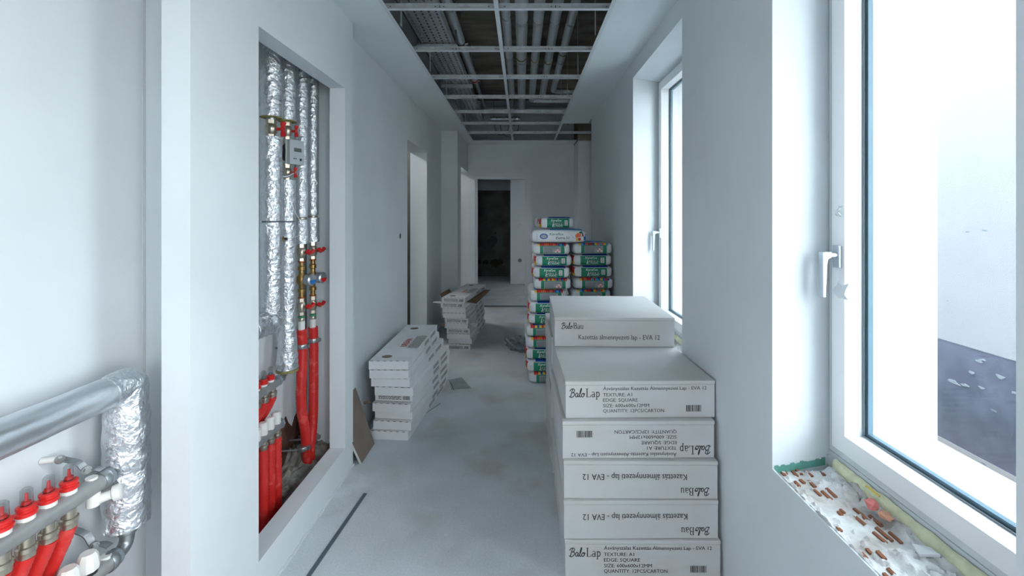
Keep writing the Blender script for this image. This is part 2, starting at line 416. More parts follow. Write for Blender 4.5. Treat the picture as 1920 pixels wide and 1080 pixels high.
# plasterboard ceiling rim and slab above it
ce = MB(); T = .0125
ce.box(XB, HX0, HY0, YD, ZC, ZC+T); ce.box(HX1, XR, HY0, 5.28, ZC, ZC+T)
ce.box(HX0, .817, HY1, YD, ZC, ZC+T); ce.box(XB, XR, -3.0, HY0, ZC, ZC+T)
ceo = struct('ceiling', ce, PLASTER_D)
mb = MB(); mb.box(-2.6, 1.5, -3.1, 7.1, ZS, ZS+.25)
struct('ceiling_slab', mb, SLAB)
# rear of the corridor, behind the camera: wall with an opening added for light
mb = MB(); mb.box(-1.4, -.6, -3.1, -3.0, 0, ZS); mb.box(.2, 1.36, -3.1, -3.0, 0, ZS); mb.box(-.6, .2, -3.1, -3.0, 2.1, ZS); mb.box(-.6, .2, -3.1, -3.0, 0, 1.3)
struct('wall_rear', mb, PLASTER)

# ---- ceiling angle trims
mb = MB()
for x, s in ((HX0, 1), (HX1, -1)):
    y1 = HY1 if s == 1 else 5.28
    mb.box(min(x, x+s*.022), max(x, x+s*.022), HY0, y1, ZC-.001, ZC+.0006); mb.box(min(x, x+s*.0015), max(x, x+s*.0015), HY0, y1, ZC, ZC+.026)
mb.box(HX0, .80, HY1-.022, HY1, ZC-.001, ZC+.0006)
obj('wall_angle', mb, TEE, ceo)
mb = MB(); mb.box(HX1-.02, 1.0, 5.28, 5.30, ZC-.0005, ZC+.03)
obj('edge_channel', mb, GALV, ceo)

# ---- exposed ceiling grid: main runners and cross tees, each a thing
def tee_mesh(L, h, name, slots=True):                   # runs along +x from 0 to L
    mb = MB(); mb.box(0, L, -.012, .012, 0, .0012, TEE); mb.box(0, L, -.0008, .0008, .001, h, GALV)
    mb.box(0, L, -.004, .004, h-.009, h, GALV)
    return mb
def runner(name, x, y0, y1, label):
    mb = tee_mesh(y1-y0, .038, name); mb.xf(Matrix.Translation((x, y0, ZC)) @ Matrix.Rotation(PI/2, 4, 'Z'))
    t = thing(name, label, 'ceiling profile', (x, y0, ZC), group='main runners of the ceiling grid')
    obj('t_profile', mb, None, t, world=True)
    return t
mr = runner('main_runner', -.131, HY0, HY1, 'long white main runner down the middle of the open ceiling grid')
mr2 = runner('main_runner', HX1, 5.30, HY1, 'short main runner at the far right of the open ceiling grid')
ords = ['second', 'third', 'fourth', 'fifth', 'sixth', 'seventh']
ys = [2.362+.6*k for k in range(-1, 7)]
hole = None
for i, y in enumerate(ys):
    k = i-1
    for side, x0, x1 in (('left', HX0+.002, -.143), ('right', -.119, HX1-.002)):
        nm = 'cross tee nearest the camera' if k <= 0 else f'{ords[k-1]} cross tee from the camera'
        if k < 0: nm = 'cross tee overhead, just out of view'
        if k == 6: nm = 'cross tee nearest the far wall'
        t = thing('cross_tee', f'{nm}, {side} of the main runner in the ceiling grid', 'ceiling profile', (x0, y, ZC), group='cross tees of the ceiling grid')
        mb = tee_mesh(x1-x0, .032, 'x'); obj('t_profile', mb, None, t)
        mb = MB(); L = x1-x0
        for fx in (.03, L*.5-.022, L*.5+.022, L-.03): mb.lathe((fx, -.0012, .016), [(0, .003), (.0024, .003)], (0, 1, 0), 8, BLACKP)
        mb.box(L*.5-.002, L*.5+.002, -.0014, .0014, .010, .022, BLACKP)
        tag(obj('slot', mb, None, t), kind='stuff')
t = thing('cross_tee', 'cross tee running from the short runner to the right-hand far column', 'ceiling profile', (HX1+.012, 5.962, ZC), group='cross tees of the ceiling grid')
obj('t_profile', tee_mesh(.50, .032, 'x'), None, t)
# hangers
for i, (x, y) in enumerate([(-.70, 2.62), (-.70, 3.45), (-.70, 4.2), (-.70, 4.9), (-.70, 5.6), (.45, 2.75), (.45, 3.6), (.45, 4.4), (.45, 5.1), (-.131, 5.6), (.44, 5.9)]):
    t = thing('ceiling_hanger', ('slotted hanger strap on the left edge of the ceiling hole, ' if x < -.2 else 'slotted hanger strap on the right edge of the ceiling hole, ' if x > .2 else 'slotted hanger strap on the middle runner, ')
              + ('nearest the camera' if i in (0, 5) else 'second from the camera' if i in (1, 6) else 'third from the camera' if i in (2, 7) else 'fourth from the camera' if i in (3, 8) else 'at the far end'), 'hanger', (x, y, ZC), group='ceiling hangers')
    mb = MB(); mb.box(-.001, .001, -.011, .011, .02, .20); mb.box(-.004, .004, -.012, -.010, .02, .20)
    obj('strap', mb, GALV, t)
    mb = MB(); mb.tube([(0, 0, .17), (0, 0, ZS-ZC)], .0022, 6); obj('wire', mb, GALV, t)

# ---- services above the ceiling
def cable_tray(x0, x1, y0, y1, z):
    t = thing('cable_tray', 'perforated galvanised cable tray above the left half of the ceiling grid', 'cable tray', ((x0+x1)/2, y0, z))
    mb = MB(); w = x1-x0; xs = [0]; cols = 5; p = w/cols
    for c in range(cols): xs += [p*(c+.5)-.0065, p*(c+.5)+.0065]
    xs.append(w); n = int((y1-y0)/.05); vs = []; fs = []
    def q(a, b, c, d): o = len(vs); vs.extend([(x0+a, c, z), (x0+b, c, z), (x0+b, d, z), (x0+a, d, z)]); fs.append((o, o+1, o+2, o+3))
    for j in range(n):
        ya = y0+j*.05
        for i in range(len(xs)-1):
            if i % 2 == 1:
                off = .012 if ((i//2) % 2) else 0
                q(xs[i], xs[i+1], ya, ya+.008+off); q(xs[i], xs[i+1], ya+.036+off, ya+.05)
            else: q(xs[i], xs[i+1], ya, ya+.05)
    mb.add(vs, fs, GALV)
    obj('tray_bottom', mb, None, t, world=True)
    for s, x in ((0, x0), (1, x1)):
        mb = MB(); mb.box(x-.001, x+.001, y0, y1, z, z+.06); obj('side_rail', mb, GALV, t, world=True)
    mb = MB()
    for j in range(n):                                  # pressed ribs between slots
        for i in range(4): mb.box(x0+p*(i+1)-.002, x0+p*(i+1)+.002, y0+j*.05+.012, y0+j*.05+.03, z-.003, z+.001)
    tag(obj('pressed_rib', mb, GALV, t, world=True), kind='stuff')
    for y in (3.53, 4.62, 5.75):
        mb = MB(); mb.box(x0-.04, x1+.04, y-.02, y+.02, z-.045, z-.012); obj('support_bracket', mb, GALV, t, world=True)
        for x in (x0-.03, x1+.03):
            mb = MB(); mb.tube([(x, y, z-.05), (x, y, ZS)], .005, 8); obj('threaded_rod', mb, STEEL, t, world=True)
cable_tray(-.785, -.545, 1.2, 6.4, 2.76)
def cpipe(label, x, z, r, y0, y1, m, turn=True, zt=None, seed=0, rings=(2.2, 3.3, 4.15), wool=()):
    t = thing('ceiling_pipe', label, 'pipe', (x, y0, z), group='insulated pipes above the ceiling grid')
    n = int((y1-y0)/.05); pts = [(x, y0+(y1-y0)*i/n, z) for i in range(n+1)]
    mb = MB(); mb.tube(pts, r, 16, jit=.035); obj('insulation', mb, m, t, smooth=60, world=True)
    for y in rings:
        mb = MB(); mb.lathe((x, y+seed*.013, z), [(0, r*1.03), (.02, r*1.05), (.04, r*1.03)], (0, 1, 0), 16); obj('joint_tape', mb, FOIL, t, smooth=40, world=True)
    for y in wool:
        mb = MB(); mb.lathe((x, y, z), [(0, r*1.12), (.018, r*1.12)], (0, 1, 0), 16); obj('wool_collar', mb, WOOL, t, smooth=40, world=True)
    if turn:
        mb = MB(); pt = spline([(x, y1-.02, z), (x+.02, y1+r*.5, z), (x+.08, y1+r*1.1, z), (x+.16, y1+r*1.2, z)], 4) + [(x+.16+k*.05, y1+r*1.2, z) for k in range(1, int((1.05-x-.2)/.05))]
        mb.tube(pt, r*.95, 16, jit=.08, freq=50); obj('elbow_and_branch', mb, FOIL, t, smooth=60, world=True)
cpipe('slim grey pipe just right of the middle runner above the grid', -.115, 2.88, .034, 1.2, 5.55, FOILD, False, wool=(2.6, 2.9))
cpipe('thick crinkled silver pipe, second from left in the row of five', 0.0, 2.86, .046, 1.2, 6.2, FOILC, False, seed=1, wool=(2.75, 4.10))
cpipe('silver pipe in the middle of the row of five', .125, 2.86, .038, 1.2, 5.62, FOILD, True, seed=2, wool=(2.82, 4.15))
cpipe('silver pipe, second from right in the row of five', .25, 2.86, .038, 1.2, 5.42, FOILD, True, seed=3, wool=(2.86, 4.2))
cpipe('slim silver pipe at the right end of the row of five', .368, 2.86, .033, 1.2, 5.22, FOILD, True, seed=4, wool=(2.9, 4.0))
cpipe('grey pipe beside the perforated cable tray', -.52, 2.90, .036, 1.2, 5.0, FOILD, False, rings=(3.2,))
cpipe('thin conduit pipe beyond the grey pipe by the tray', -.53, 2.95, .022, 5.05, 6.5, FOILD, False, rings=())
for y, x, z, r in ((3.86, -.52, 2.90, .036), (4.93, -.52, 2.90, .036)):
    t = thing('pipe_clamp', 'ring clamp holding the grey pipe by the tray, ' + ('nearer one' if y < 4 else 'farther one with red pads'), 'pipe clamp', (x, y, z))
    mb = MB(); mb.lathe((x, y-.012, z), [(0, r*1.16), (.024, r*1.16)], (0, 1, 0), 16); obj('ring', mb, BLACKP if y < 4 else REDP, t, smooth=40, world=True)
    mb = MB(); mb.tube([(x, y, z+r), (x, y, ZS)], .005, 8); mb.tube([(x+r*.9, y, z-.02), (x+r*1.7, y, z-.02)], .007, 8); obj('stud', mb, STEEL, t, world=True)
t = thing('cross_duct', 'dark pipe crossing above the far end of the ceiling grid', 'pipe', (0, 6.15, 2.8))
mb = MB(); mb.tube([(-1.0+.1*i, 6.45, 2.92) for i in range(20)], .055, 16, jit=.03); obj('insulation', mb, FOILD, t, smooth=60, world=True)
t = thing('cross_duct', 'slim silver pipe crossing left to right above the sixth ceiling bay', 'pipe', (0, 5.45, 2.78))
mb = MB(); mb.tube([(-.43+.045*i, 6.2, 2.74) for i in range(10)], .022, 12, jit=.08); obj('insulation', mb, FOIL, t, smooth=60, world=True)
for x in (-.38, -.08):
    mb = MB(); mb.tube([(x, 6.2, 2.76), (x, 6.2, ZS)], .004, 8); obj('hanger_rod', mb, STEEL, t, world=True)
for i, (x, y) in enumerate(((-.10, 6.0), (.62, 5.95))):
    t = thing('hanger_bolt', 'steel hanger bolt showing in the far ' + ('middle' if i == 0 else 'right') + ' of the ceiling grid', 'bolt', (x, y, 2.6))
    mb = MB(); mb.tube([(x, y, 2.6), (x, y, ZS)], .006, 8); mb.lathe((x, y, 2.6), [(0, .012), (.012, .012)], (0, 0, 1), 6); mb.lathe((x, y, 2.66), [(0, .014), (.012, .014)], (0, 0, 1), 6)
    obj('rod', mb, STEEL, t, world=True)
for i, (cx, r) in enumerate(((-.28, .10), (-.17, .13))):
    mb = MB(); mb.tube([(cx+r*math.cos(a*PI/12), 6.3, ZC+.19-(r+.05)*math.sin(a*PI/12)) for a in range(0, 13)], .006, 8)
    tag(obj('cable_loop', mb, GASKET, smooth=60), ('left' if i == 0 else 'right') + ' of two grey cable loops hanging above the far ceiling bay', 'cable', 'hanging cable loops')

# ================================================================== OUTSIDE
mb = MB(); mb.box(-40, 40, -40, 40, -1.7, -1.5)
tag(obj('ground', mb, SLAB), kind='structure')
t = thing('neighbouring_building', 'pale rendered building with a dark grey band seen through the near window', 'building', (3.2, 3.0, -1.5))
mb = MB(); mb.box(3.2, 6.2, 1.6, 14, -1.5, -.287); mb.box(3.2, 6.2, 1.6, 14, .463, 3.3); obj('wall', mb, FACADE, t, world=True)
mb = MB(); mb.box(3.203, 6.19, 1.605, 13.99, -.287, .463); obj('base_band', mb, BAND, t, world=True)
rn = random.Random(5)
for i, (px, py, r) in enumerate(((1788,717,7),(1808,722,5),(1822,699,4),(1836,677,6),(1843,675,4),(1876,707,6),(1902,737,4),(1840,727,4),(1815,435,2.5),(1847,432,3),(1777,564,1.6),(1846,870,3),(1862,770,3))):
    Y = 842*3.2/(px-978); z = HC+(403-py)*Y/842; rr = r*Y/842
    mb = MB(); n = 7; vs = []
    pl = [(Y+math.cos(2*PI*k/n)*rr*(.5+rn.random())*1.5, z+math.sin(2*PI*k/n)*rr*(.4+.6*rn.random())*.7) for k in range(n)]
    vs = [(3.1975, a, b) for a, b in pl]+[(3.2035, a, b) for a, b in pl]
    mb.add(vs, [tuple(range(n)), tuple(range(n, 2*n))[::-1]]+[(k, n+k, n+(k+1) % n, (k+1) % n) for k in range(n)])
    obj('chip_mark', mb, SPOT if 5 < i+6 and r > 3.2 else GASKET, t, world=True)
# outer reveals rendered rough
mb = MB()
for a, b in ((1.459, 1.4695), (3.2695, 3.2795)):
    mb.prism([(1.088, a), (1.355, b), (1.355, b-.006), (1.088, a-.006)], WZ0-.03, WZ1)
obj('reveal_render', mb, RENDER, wro)
for nm, a, b in (('trim_1', .66, 1.462), ('trim_2', 2.14, 3.27)):
    mb = MB(); mb.prism_y([(1.09, .585), (1.42, .548), (1.42, .52), (1.415, .52), (1.415, .542), (1.09, .58)], a, b)
    struct(nm, mb, SILLM)

# ================================================================== WINDOWS
def window(nm, y0, y1, z0, z1, sashes, label, handle_y=None):
    t = thing(nm, label, 'window', (1.0, (y0+y1)/2, z0), kind='structure')
    def ring(xa, xb, a, b, c, d, w, m, name, wz=None, bevel=0, parent=t):
        wz = wz or w; mb = MB()
        mb.box(xa, xb, a, a+w, c, d, m); mb.box(xa, xb, b-w, b, c, d, m); mb.box(xa, xb, a+w, b-w, c, c+wz, m); mb.box(xa, xb, a+w, b-w, d-wz, d, m)
        return obj(name, mb, None, parent, world=parent is t)
    ring(1.004, 1.085, y0, y1, z0, z1, .05, PVC, 'window_frame')
    mb = MB(); mb.box(1.0, 1.085, y0, y1, .55, z0, PVCG); mb.box(.994, 1.0, y0+.002, y1-.002, .60, .632, PVCG); obj('base_profile', mb, None, t, world=True)
    ring(.999, 1.004, y0+.004, y1-.004, z0+.004, z1-.004, .018, PVCG, 'frame_lip')
    for (a, b) in sashes:
        fo = .055
        s = ring(.990, 1.07, a, b, z0+.028, z1-.028, fo, PVC, 'sash')
        def sub(xa, xb, a, b, c, d, w, m, name):
            mb = MB(); mb.box(xa, xb, a, a+w, c, d, m); mb.box(xa, xb, b-w, b, c, d, m); mb.box(xa, xb, a+w, b-w, c, c+w, m); mb.box(xa, xb, a+w, b-w, d-w, d, m)
            mb.shift(-Vector(t.location)); return obj(name, mb, None, s)
        ga, gb, gc, gd = a+fo-.0, b-fo, z0+.028+fo, z1-.028-fo
        sub(1.044, 1.048, ga, gb, gc, gd, .004, GASKET, 'gasket')
        sub(1.053, 1.068, ga, gb, gc, gd, .013, SPACER, 'spacer_bar')
        for x in (1.0485, 1.0685):
            mb = MB(); mb.box(x, x+.003, ga-.001+.002, gb-.001, gc+.001, gd-.001); mb.shift(-Vector(t.location)); obj('pane', mb, GLASS, s)
        if handle_y is not None and handle_y > a and handle_y < b:
            mb = MB(); mb.box(.978, .9895, handle_y-.014, handle_y+.014, 1.245, 1.315); h = obj('handle_plate', mb, ALU, t, bevel=.003, world=True)
            L = Vector(t.location)
            mb = MB(); mb.tube([(.978, handle_y, 1.285), (.944, handle_y, 1.285)], .010, 12); mb.shift(-L); obj('handle_neck', mb, ALU, h, smooth=40)
            mb = MB(); mb.prism_y([(.932, 1.295), (.960, 1.295), (.960, 1.278), (.950, 1.272), (.946, 1.255), (.943, 1.155), (.932, 1.155)], handle_y-.011, handle_y+.011); mb.shift(-L); obj('handle_lever', mb, ALU, h, bevel=.002)
    return t
window('window_1', .68, 1.462, .648, 2.385, [(.71, 1.432)], 'white framed window nearest the camera with a rough brick sill below', 1.40)
window('window_2', 2.13, 3.275, .648, 2.385, [(2.17, 3.240)], 'second white framed window, farther down the right wall behind the cartons', 3.20)
# pieces of protective film left on the sash by the handle
for i, (y, z, w, h, lab) in enumerate(((1.395, 1.155, .05, .05, 'scrap of clear film stuck on the sash under the near window handle'), (1.39, 1.405, .02, .035, 'small scrap of torn film stuck above the near window handle'))):
    mb = MB(); n = 5; vs = []
    for a in range(n):
        for b in range(n):
            vs.append((.986-.010*abs(math.sin(a*1.7+b))-.003, y-w*a/(n-1)+.01*math.sin(b), z+h*b/(n-1)*(1-.2*math.sin(a))))
    mb.add(vs, [(a*n+b, a*n+b+1, (a+1)*n+b+1, (a+1)*n+b) for a in range(n-1) for b in range(n-1)])
    tag(obj('film_scrap', mb, mat('cloudy_film', (226, 232, 236), .4), smooth=60), lab, 'plastic film')

# ---- unfinished brick sill under each window
def sill(nm, y0, y1, yf, seed, detail=True):
    # x from the wall face to the frame; rough plaster relief on hollow bricks
    rn = random.Random(seed); Z = .585; nx, ny = 46, int((yf-y0)/.005); d = yf-y0
    # bare patches where the hollow bricks show: (centre y, x offset, rows across x, cols along y, rib length, keep)
    CL = [(yf-.022, .030, 7, 1, .030, 1), (yf-.075, .045, 3, 2, .032, .9), (yf-.13, .055, 4, 1, .045, .8), (yf-.20, .09, 4, 1, .03, .6), (yf-.30, .11, 3, 2, .05, .9), (yf-.27, .035, 3, 2, .026, .6), (yf-.42, .03, 3, 2, .028, .6),
          (y0+.24, .07, 2, 1, .03, .8), (y0+.10, .075, 5, 3, .055, 1), (y0+.03, .10, 4, 1, .05, 1)]
    if d > .8: CL += [(y0+.45, .06, 4, 3, .05, .9), (y0+.7, .05, 5, 2, .05, .9)]
    PX, PY = .0205, .062
    def bare(x, y):
        q = 0
        for cy, cx, r, c, l, k in CL:
            ex = max(XR+cx-.012-x, x-(XR+cx+(r-1)*PX+.012), 0); ey = max(cy-.04-y, y-(cy+(c-1)*PY*1.0+.04), 0)
            q = max(q, 1-min(1, math.hypot(ex, ey)/.014))
        return q
    mb = MB(); vs = []
    for j in range(ny+1):
        y = y0+(yf-y0)*j/ny
        for i in range(nx+1):
            fx = i/nx; x = XR+.001+fx*.212
            h = .026+.016*noise.noise(Vector((x*22, y*14, seed)))+.009*noise.noise(Vector((x*60, y*50, seed+3)))+.004*noise.noise(Vector((x*200, y*150, seed)))
            n2 = noise.noise(Vector((x*34+5, y*18, seed+9)))
            if abs(n2) < .035: h -= .010                 # cracks between the trowelled lumps
            if fx < .16: h = max(h, .030+.010*noise.noise(Vector((x*80, y*60, 1))))
            q = bare(x, y)*(1 if noise.noise(Vector((x*70, y*60, 7))) < .32 else .5); h = h*(1-q)+.0145*q
            if i == 0: x += .006+.004*noise.noise(Vector((0, y*70, 2)))
            if j in (0, ny): h = .0
            if i == 0: vs.append((XR+.0052, y, Z+.020)); vs.append((x-.001, y, Z+max(0, h)-.003))
            vs.append((x, y, Z+max(0, h)))
    nx += 2
    mb.add(vs, [(j*(nx+1)+i, j*(nx+1)+i+1, (j+1)*(nx+1)+i+1, (j+1)*(nx+1)+i) for j in range(ny) for i in range(nx)])
    t = thing(nm, None, None, (XR, (y0+yf)/2, Z)); t['kind'] = 'structure'; t['label'] = ('rough brick window sill smeared with plaster under the near window' if seed == 1 else 'rough brick window sill smeared with plaster under the far window')
    tag(obj('plaster_smear', mb, MORTAR, t, smooth=50, world=True), kind='stuff')
    # ribs of the hollow clay bricks showing through
    base = None
    for cy, cx, rws, cls, ln, keep in CL:
        for r in range(rws):
            for c in range(cls):
                if rn.random() > keep: continue
                x = XR+cx+r*PX+rn.uniform(-.003, .003); y = cy+c*PY+(r % 2)*.012
                if y > yf-.012 or y < y0+.01: continue
                if base is None:
                    m = MB(); m.add([(-.5,-.5,0),(.5,-.42,0),(.46,.5,0),(-.46,.44,0),(-.47,-.46,1),(.42,-.44,1),(.44,.47,1),(-.40,.42,1)], [(0,3,2,1),(4,5,6,7),(0,1,5,4),(1,2,6,5),(2,3,7,6),(3,0,4,7)])
                    base = obj('brick_rib', m, BRICK, t); o = base
                else:
                    o = base.copy(); C.objects.link(o)
                o.location = Vector((x, y, Z+.0095))-Vector(t.location)
                o.scale = (rn.uniform(.0085, .012), ln*rn.uniform(.55, 1.15), .0095); o.rotation_euler = (0, 0, rn.uniform(-.08, .08))
    mb = MB(); n = int(d/.012); vs = []; k = 6
    for j in range(n+1):
        y = y0+.004+(d-.008)*j/n
        for i in range(k+1):
            a = PI*i/k; r = .020+.010*noise.noise(Vector((i*.6, y*45, seed)))
            vs.append((.990-.020*math.sin(a)*(.8+.5*noise.noise(Vector((i, y*30, 5)))) + .006, y, Z+.005+.048*(1-math.cos(a))/2+(r-.02)*.6))
    mb.add(vs, [(j*(k+1)+i, j*(k+1)+i+1, (j+1)*(k+1)+i+1, (j+1)*(k+1)+i) for j in range(n) for i in range(k)])
    obj('foam_seal', mb, FOAM, t, smooth=60, world=True)
    # green plasterboard edge at the foot of the reveal
    mb = MB(); n = 16
    for i in range(n):
        fx = i/n; x = XR+.008+fx*.19; y = (1.408 if seed == 1 else 3.166)+fx*(.05 if seed == 1 else .10)
        mb.prism([(x, y-.003), (x+.0125, y-.001), (x+.0125, y+.006), (x, y+.004)], Z+.015, Z+.034+.006*rn.random())
    obj('board_edge', mb, GREENB, t, world=True)
    return t
sill('window_sill', .715, 1.40, 1.425, 1)
sill('window_sill', 2.2, 3.15, 3.19, 2)
def lump(name, loc, r, m, label, cat, sc=(1, 1, .7), seed=1, cuts=1):
    bm = bmesh.new(); bmesh.ops.create_icosphere(bm, subdivisions=2, radius=r)
    for v in bm.verts:
        v.co *= 1+.45*noise.noise(v.co*(1.6/r)+Vector((seed*3.1, 0, 0)))
        v.co.x *= sc[0]; v.co.y *= sc[1]; v.co.z *= sc[2]
    me = bpy.data.meshes.new(name); bm.to_mesh(me); bm.free(); me.materials.append(m)
    o = bpy.data.objects.new(name, me); C.objects.link(o); o.location = loc
    return tag(o, label, cat)
lump('foam_chunk', (.946, 1.213, .628), .016, PINK, 'pink foam chunk on the rough sill of the near window', 'debris', (1, 1, .8))
lump('clay_chip', (.955, 1.178, .622), .018, PEACH, 'peach coloured clay chip beside the pink chunk on the near sill', 'debris', (.9, 1.1, .35), 2)
mb = MB(); mb.add([(.935,1.075,.618),(.965,1.06,.62),(.96,1.03,.625),(.925,1.045,.615),(.935,1.075,.624),(.965,1.06,.626),(.96,1.03,.631),(.925,1.045,.621)], [(0,3,2,1),(4,5,6,7),(0,1,5,4),(1,2,6,5),(2,3,7,6),(3,0,4,7)])
tag(obj('plaster_flake', mb, CARTON2), 'pale flat plaster flake lying nearest the camera on the near sill', 'debris')
mb = MB(); mb.tube(spline([(.968,1.262,.648),(.966,1.25,.651),(.966,1.232,.651),(.968,1.215,.648)], 4), .0025, 8)
tag(obj('wire_offcut', mb, BYEL, smooth=60), 'short yellow cable offcut on the foam of the near sill', 'debris')

# ================================================================== CARTONS (right)
CW, CD, CH = .605, .605, .148
SCRIPT_BALO = [  # cursive strokes in units of cap height
    [(.10,0),(.22,.45),(.38,.98)], [(.02,.70),(.20,.95),(.48,1.0),(.60,.82),(.48,.58),(.26,.52)], [(.30,.52),(.56,.50),(.58,.26),(.40,.04),(.16,-.03),(-.04,.12)],
    [(1.02,.42),(.86,.50),(.72,.30),(.76,.04),(.92,.08),(1.04,.42),(1.00,.06),(1.12,.06)],
    [(1.12,.06),(1.36,.60),(1.46,1.02),(1.36,.96),(1.22,.30),(1.26,.02),(1.42,.10)],
    [(1.66,.46),(1.48,.36),(1.46,.10),(1.60,.02),(1.76,.18),(1.76,.42),(1.64,.46),(1.70,.34),(1.88,.42)]]
def logo(fl, u, v, h, word):
    for st in SCRIPT_BALO: fl.stroke([(u+a*h, v+b*h) for a, b in spline(st, 4)], .10*h)
    x = u+1.98*h
    def serif(cx, cy, w): fl.rect(cx-w/2, cx+w/2, cy-.03*h, cy+.03*h)
    def bowl(cx, cy, rx, ry, a0=0, a1=360, w=.10):
        fl.stroke([(cx+rx*math.cos(math.radians(a0+(a1-a0)*k/16)), cy+ry*math.sin(math.radians(a0+(a1-a0)*k/16))) for k in range(17)], w*h)
    def stem(cx, y0, y1, w=.12): fl.rect(cx-w*h/2, cx+w*h/2, y0, y1)
    for ch in word:
        if ch == 'L':
            stem(x+.14*h, v, v+h); serif(x+.14*h, v+h, .32*h); serif(x+.30*h, v+.02*h, .56*h); fl.rect(x+.54*h, x+.60*h, v, v+.24*h); x += .68*h
        elif ch == 'B':
            stem(x+.14*h, v, v+h); fl.rect(x, x+.36*h, v+.95*h, v+h); fl.rect(x, x+.36*h, v, v+.05*h); fl.rect(x+.14*h, x+.38*h, v+.50*h, v+.55*h)
            bowl(x+.36*h, v+.76*h, .15*h, .22*h, -90, 90, .10); bowl(x+.36*h, v+.27*h, .20*h, .25*h, -90, 90, .11); x += .68*h
        elif ch == 'a':
            stem(x+.36*h, v+.02*h, v+.52*h, .10); bowl(x+.20*h, v+.48*h, .16*h, .14*h, 20, 150, .07); bowl(x+.19*h, v+.17*h, .15*h, .16*h, 30, 340, .09); serif(x+.42*h, v+.03*h, .14*h); x += .53*h
        elif ch == 'p':
            stem(x+.10*h, v-.28*h, v+.62*h, .10); serif(x+.10*h, v-.28*h, .26*h); serif(x+.06*h, v+.60*h, .12*h); bowl(x+.26*h, v+.31*h, .16*h, .28*h, -130, 140, .10); x += .52*h
        elif ch == 'u':
            stem(x+.10*h, v+.12*h, v+.62*h, .10); bowl(x+.25*h, v+.16*h, .15*h, .14*h, 180, 340, .09); stem(x+.40*h, v, v+.62*h, .10); serif(x+.05*h, v+.60*h, .12*h); serif(x+.36*h, v+.60*h, .12*h); serif(x+.46*h, v+.03*h, .12*h); x += .58*h
def fitw(fl_geo, w):
    xs = [a for a, b in fl_geo[0]]; s = w/(max(xs)-min(xs)); x0 = min(xs)
    return [((a-x0)*s, b) for a, b in fl_geo[0]], fl_geo[1]
def print_lap():
    f = Flat(); g = Flat()
    logo(f, .018, .085, .033, 'Lap')
    for i, (s, w) in enumerate((('Ásványszálas Kazettás Álmennyezeti Lap - EVA 12', .418), ('TEXTURE: A1', .117), ('EDGE: SQUARE', .140), ('SIZE: 600x600x12MM', .186), ('QUANTITY: 12PCS/CARTON', .246))):
        g.geo(fitw(text_geo(s, .0195), w), .152, (.112, .087, .0655, .0435, .0225)[i])
    b = Flat(); b.bars(.487, .024, .062, .026, 30)
    return [('printed_logo', f, INK), ('printed_text', g, INKG), ('barcode', b, INK)]
def print_bau():
    f = Flat(); g = Flat()
    logo(f, .036, .090, .030, 'Bau')
    g.geo(fitw(text_geo('Kazettás álmennyezeti lap - EVA 12', .034), .408), .122, .037)
    return [('printed_logo', f, INK), ('printed_text', g, INKG)]
def carton_proto(kind, flipped):
    meshes = []
    mb = MB(); mb.box(-CW/2+.0015, CW/2-.0015, .0015, CD-.0015, 0, CH-.016); meshes.append(('carton_body', mb, CARTON, .003, None))
    mb = MB(); mb.box(-CW/2, CW/2, 0, CD, CH-.0158, CH); meshes.append(('carton_lid', mb, CARTON, .0035, None))
    for n, fl, m in (print_lap() if kind == 'lap' else print_bau()):
        if flipped: fl.flip(CW/2, (CH-.014)/2)
        sh = -.0 if flipped else 0
        mb = fl.mapped(lambda u, v: (u-CW/2, .0009, v+sh)); meshes.append((n, mb, m, 0, None))
    # wear: crease lines on the front and faint stains
    r = random.Random(hash(kind) % 7 if False else len(kind)+int(flipped))
    return meshes
protos = {}
def carton(kind, flipped, loc, rz, label):
    key = (kind, flipped)
    t = thing('ceiling_tile_carton', label, 'box', loc, rz, 'white ceiling tile cartons stacked by the right wall')
    if key not in protos:
        protos[key] = [obj(n, mb, m, t, bevel=b) for n, mb, m, b, _ in carton_proto(kind, flipped)]
    else:
        for o in protos[key]: c = o.copy(); C.objects.link(c); c.parent = t
    return t
R = math.radians
# front stack from the top down: (kind, flipped, centre x, front y, bottom z, yaw)
lv = .149
carton('bau', False, (.468, 2.263, 5*lv), R(-1.2), 'topmost white carton reading Bau, alone on top of both carton stacks')
for kind, fl, x, y, k, rz, lab in (
    ('lap', False, .4765, 1.800, 4, 1.0, 'white carton with upright large-print Lap text, just under the topmost carton'),
    ('lap', True, .463, 1.775, 3, .6, 'white carton with upside-down Lap text, third from the top in the front stack'),
    ('bau', True, .4665, 1.757, 2, -.3, 'white carton with upside-down Bau text, fourth from the top in the front stack'),
    ('bau', True, .4655, 1.747, 1, .4, 'white carton with upside-down Bau text, second from the floor in the front stack'),
    ('lap', False, .470, 1.740, 0, -.2, 'white carton with upright Lap text at the foot of the front stack')):
    carton(kind, fl, (x, y, k*lv), R(rz), lab)
for k, (dx, rz) in enumerate(((0, 0), (.004, .6), (-.006, -.5), (.002, .4), (-.004, .3))):
    carton('bau', False, (.468+dx, 2.45+.01*(k % 2), k*lv), R(rz), f'white carton in the rear stack behind the front one, {["on the floor", "second from the floor", "in the middle", "fourth from the floor", "uppermost, under the topmost single carton"][k]}')

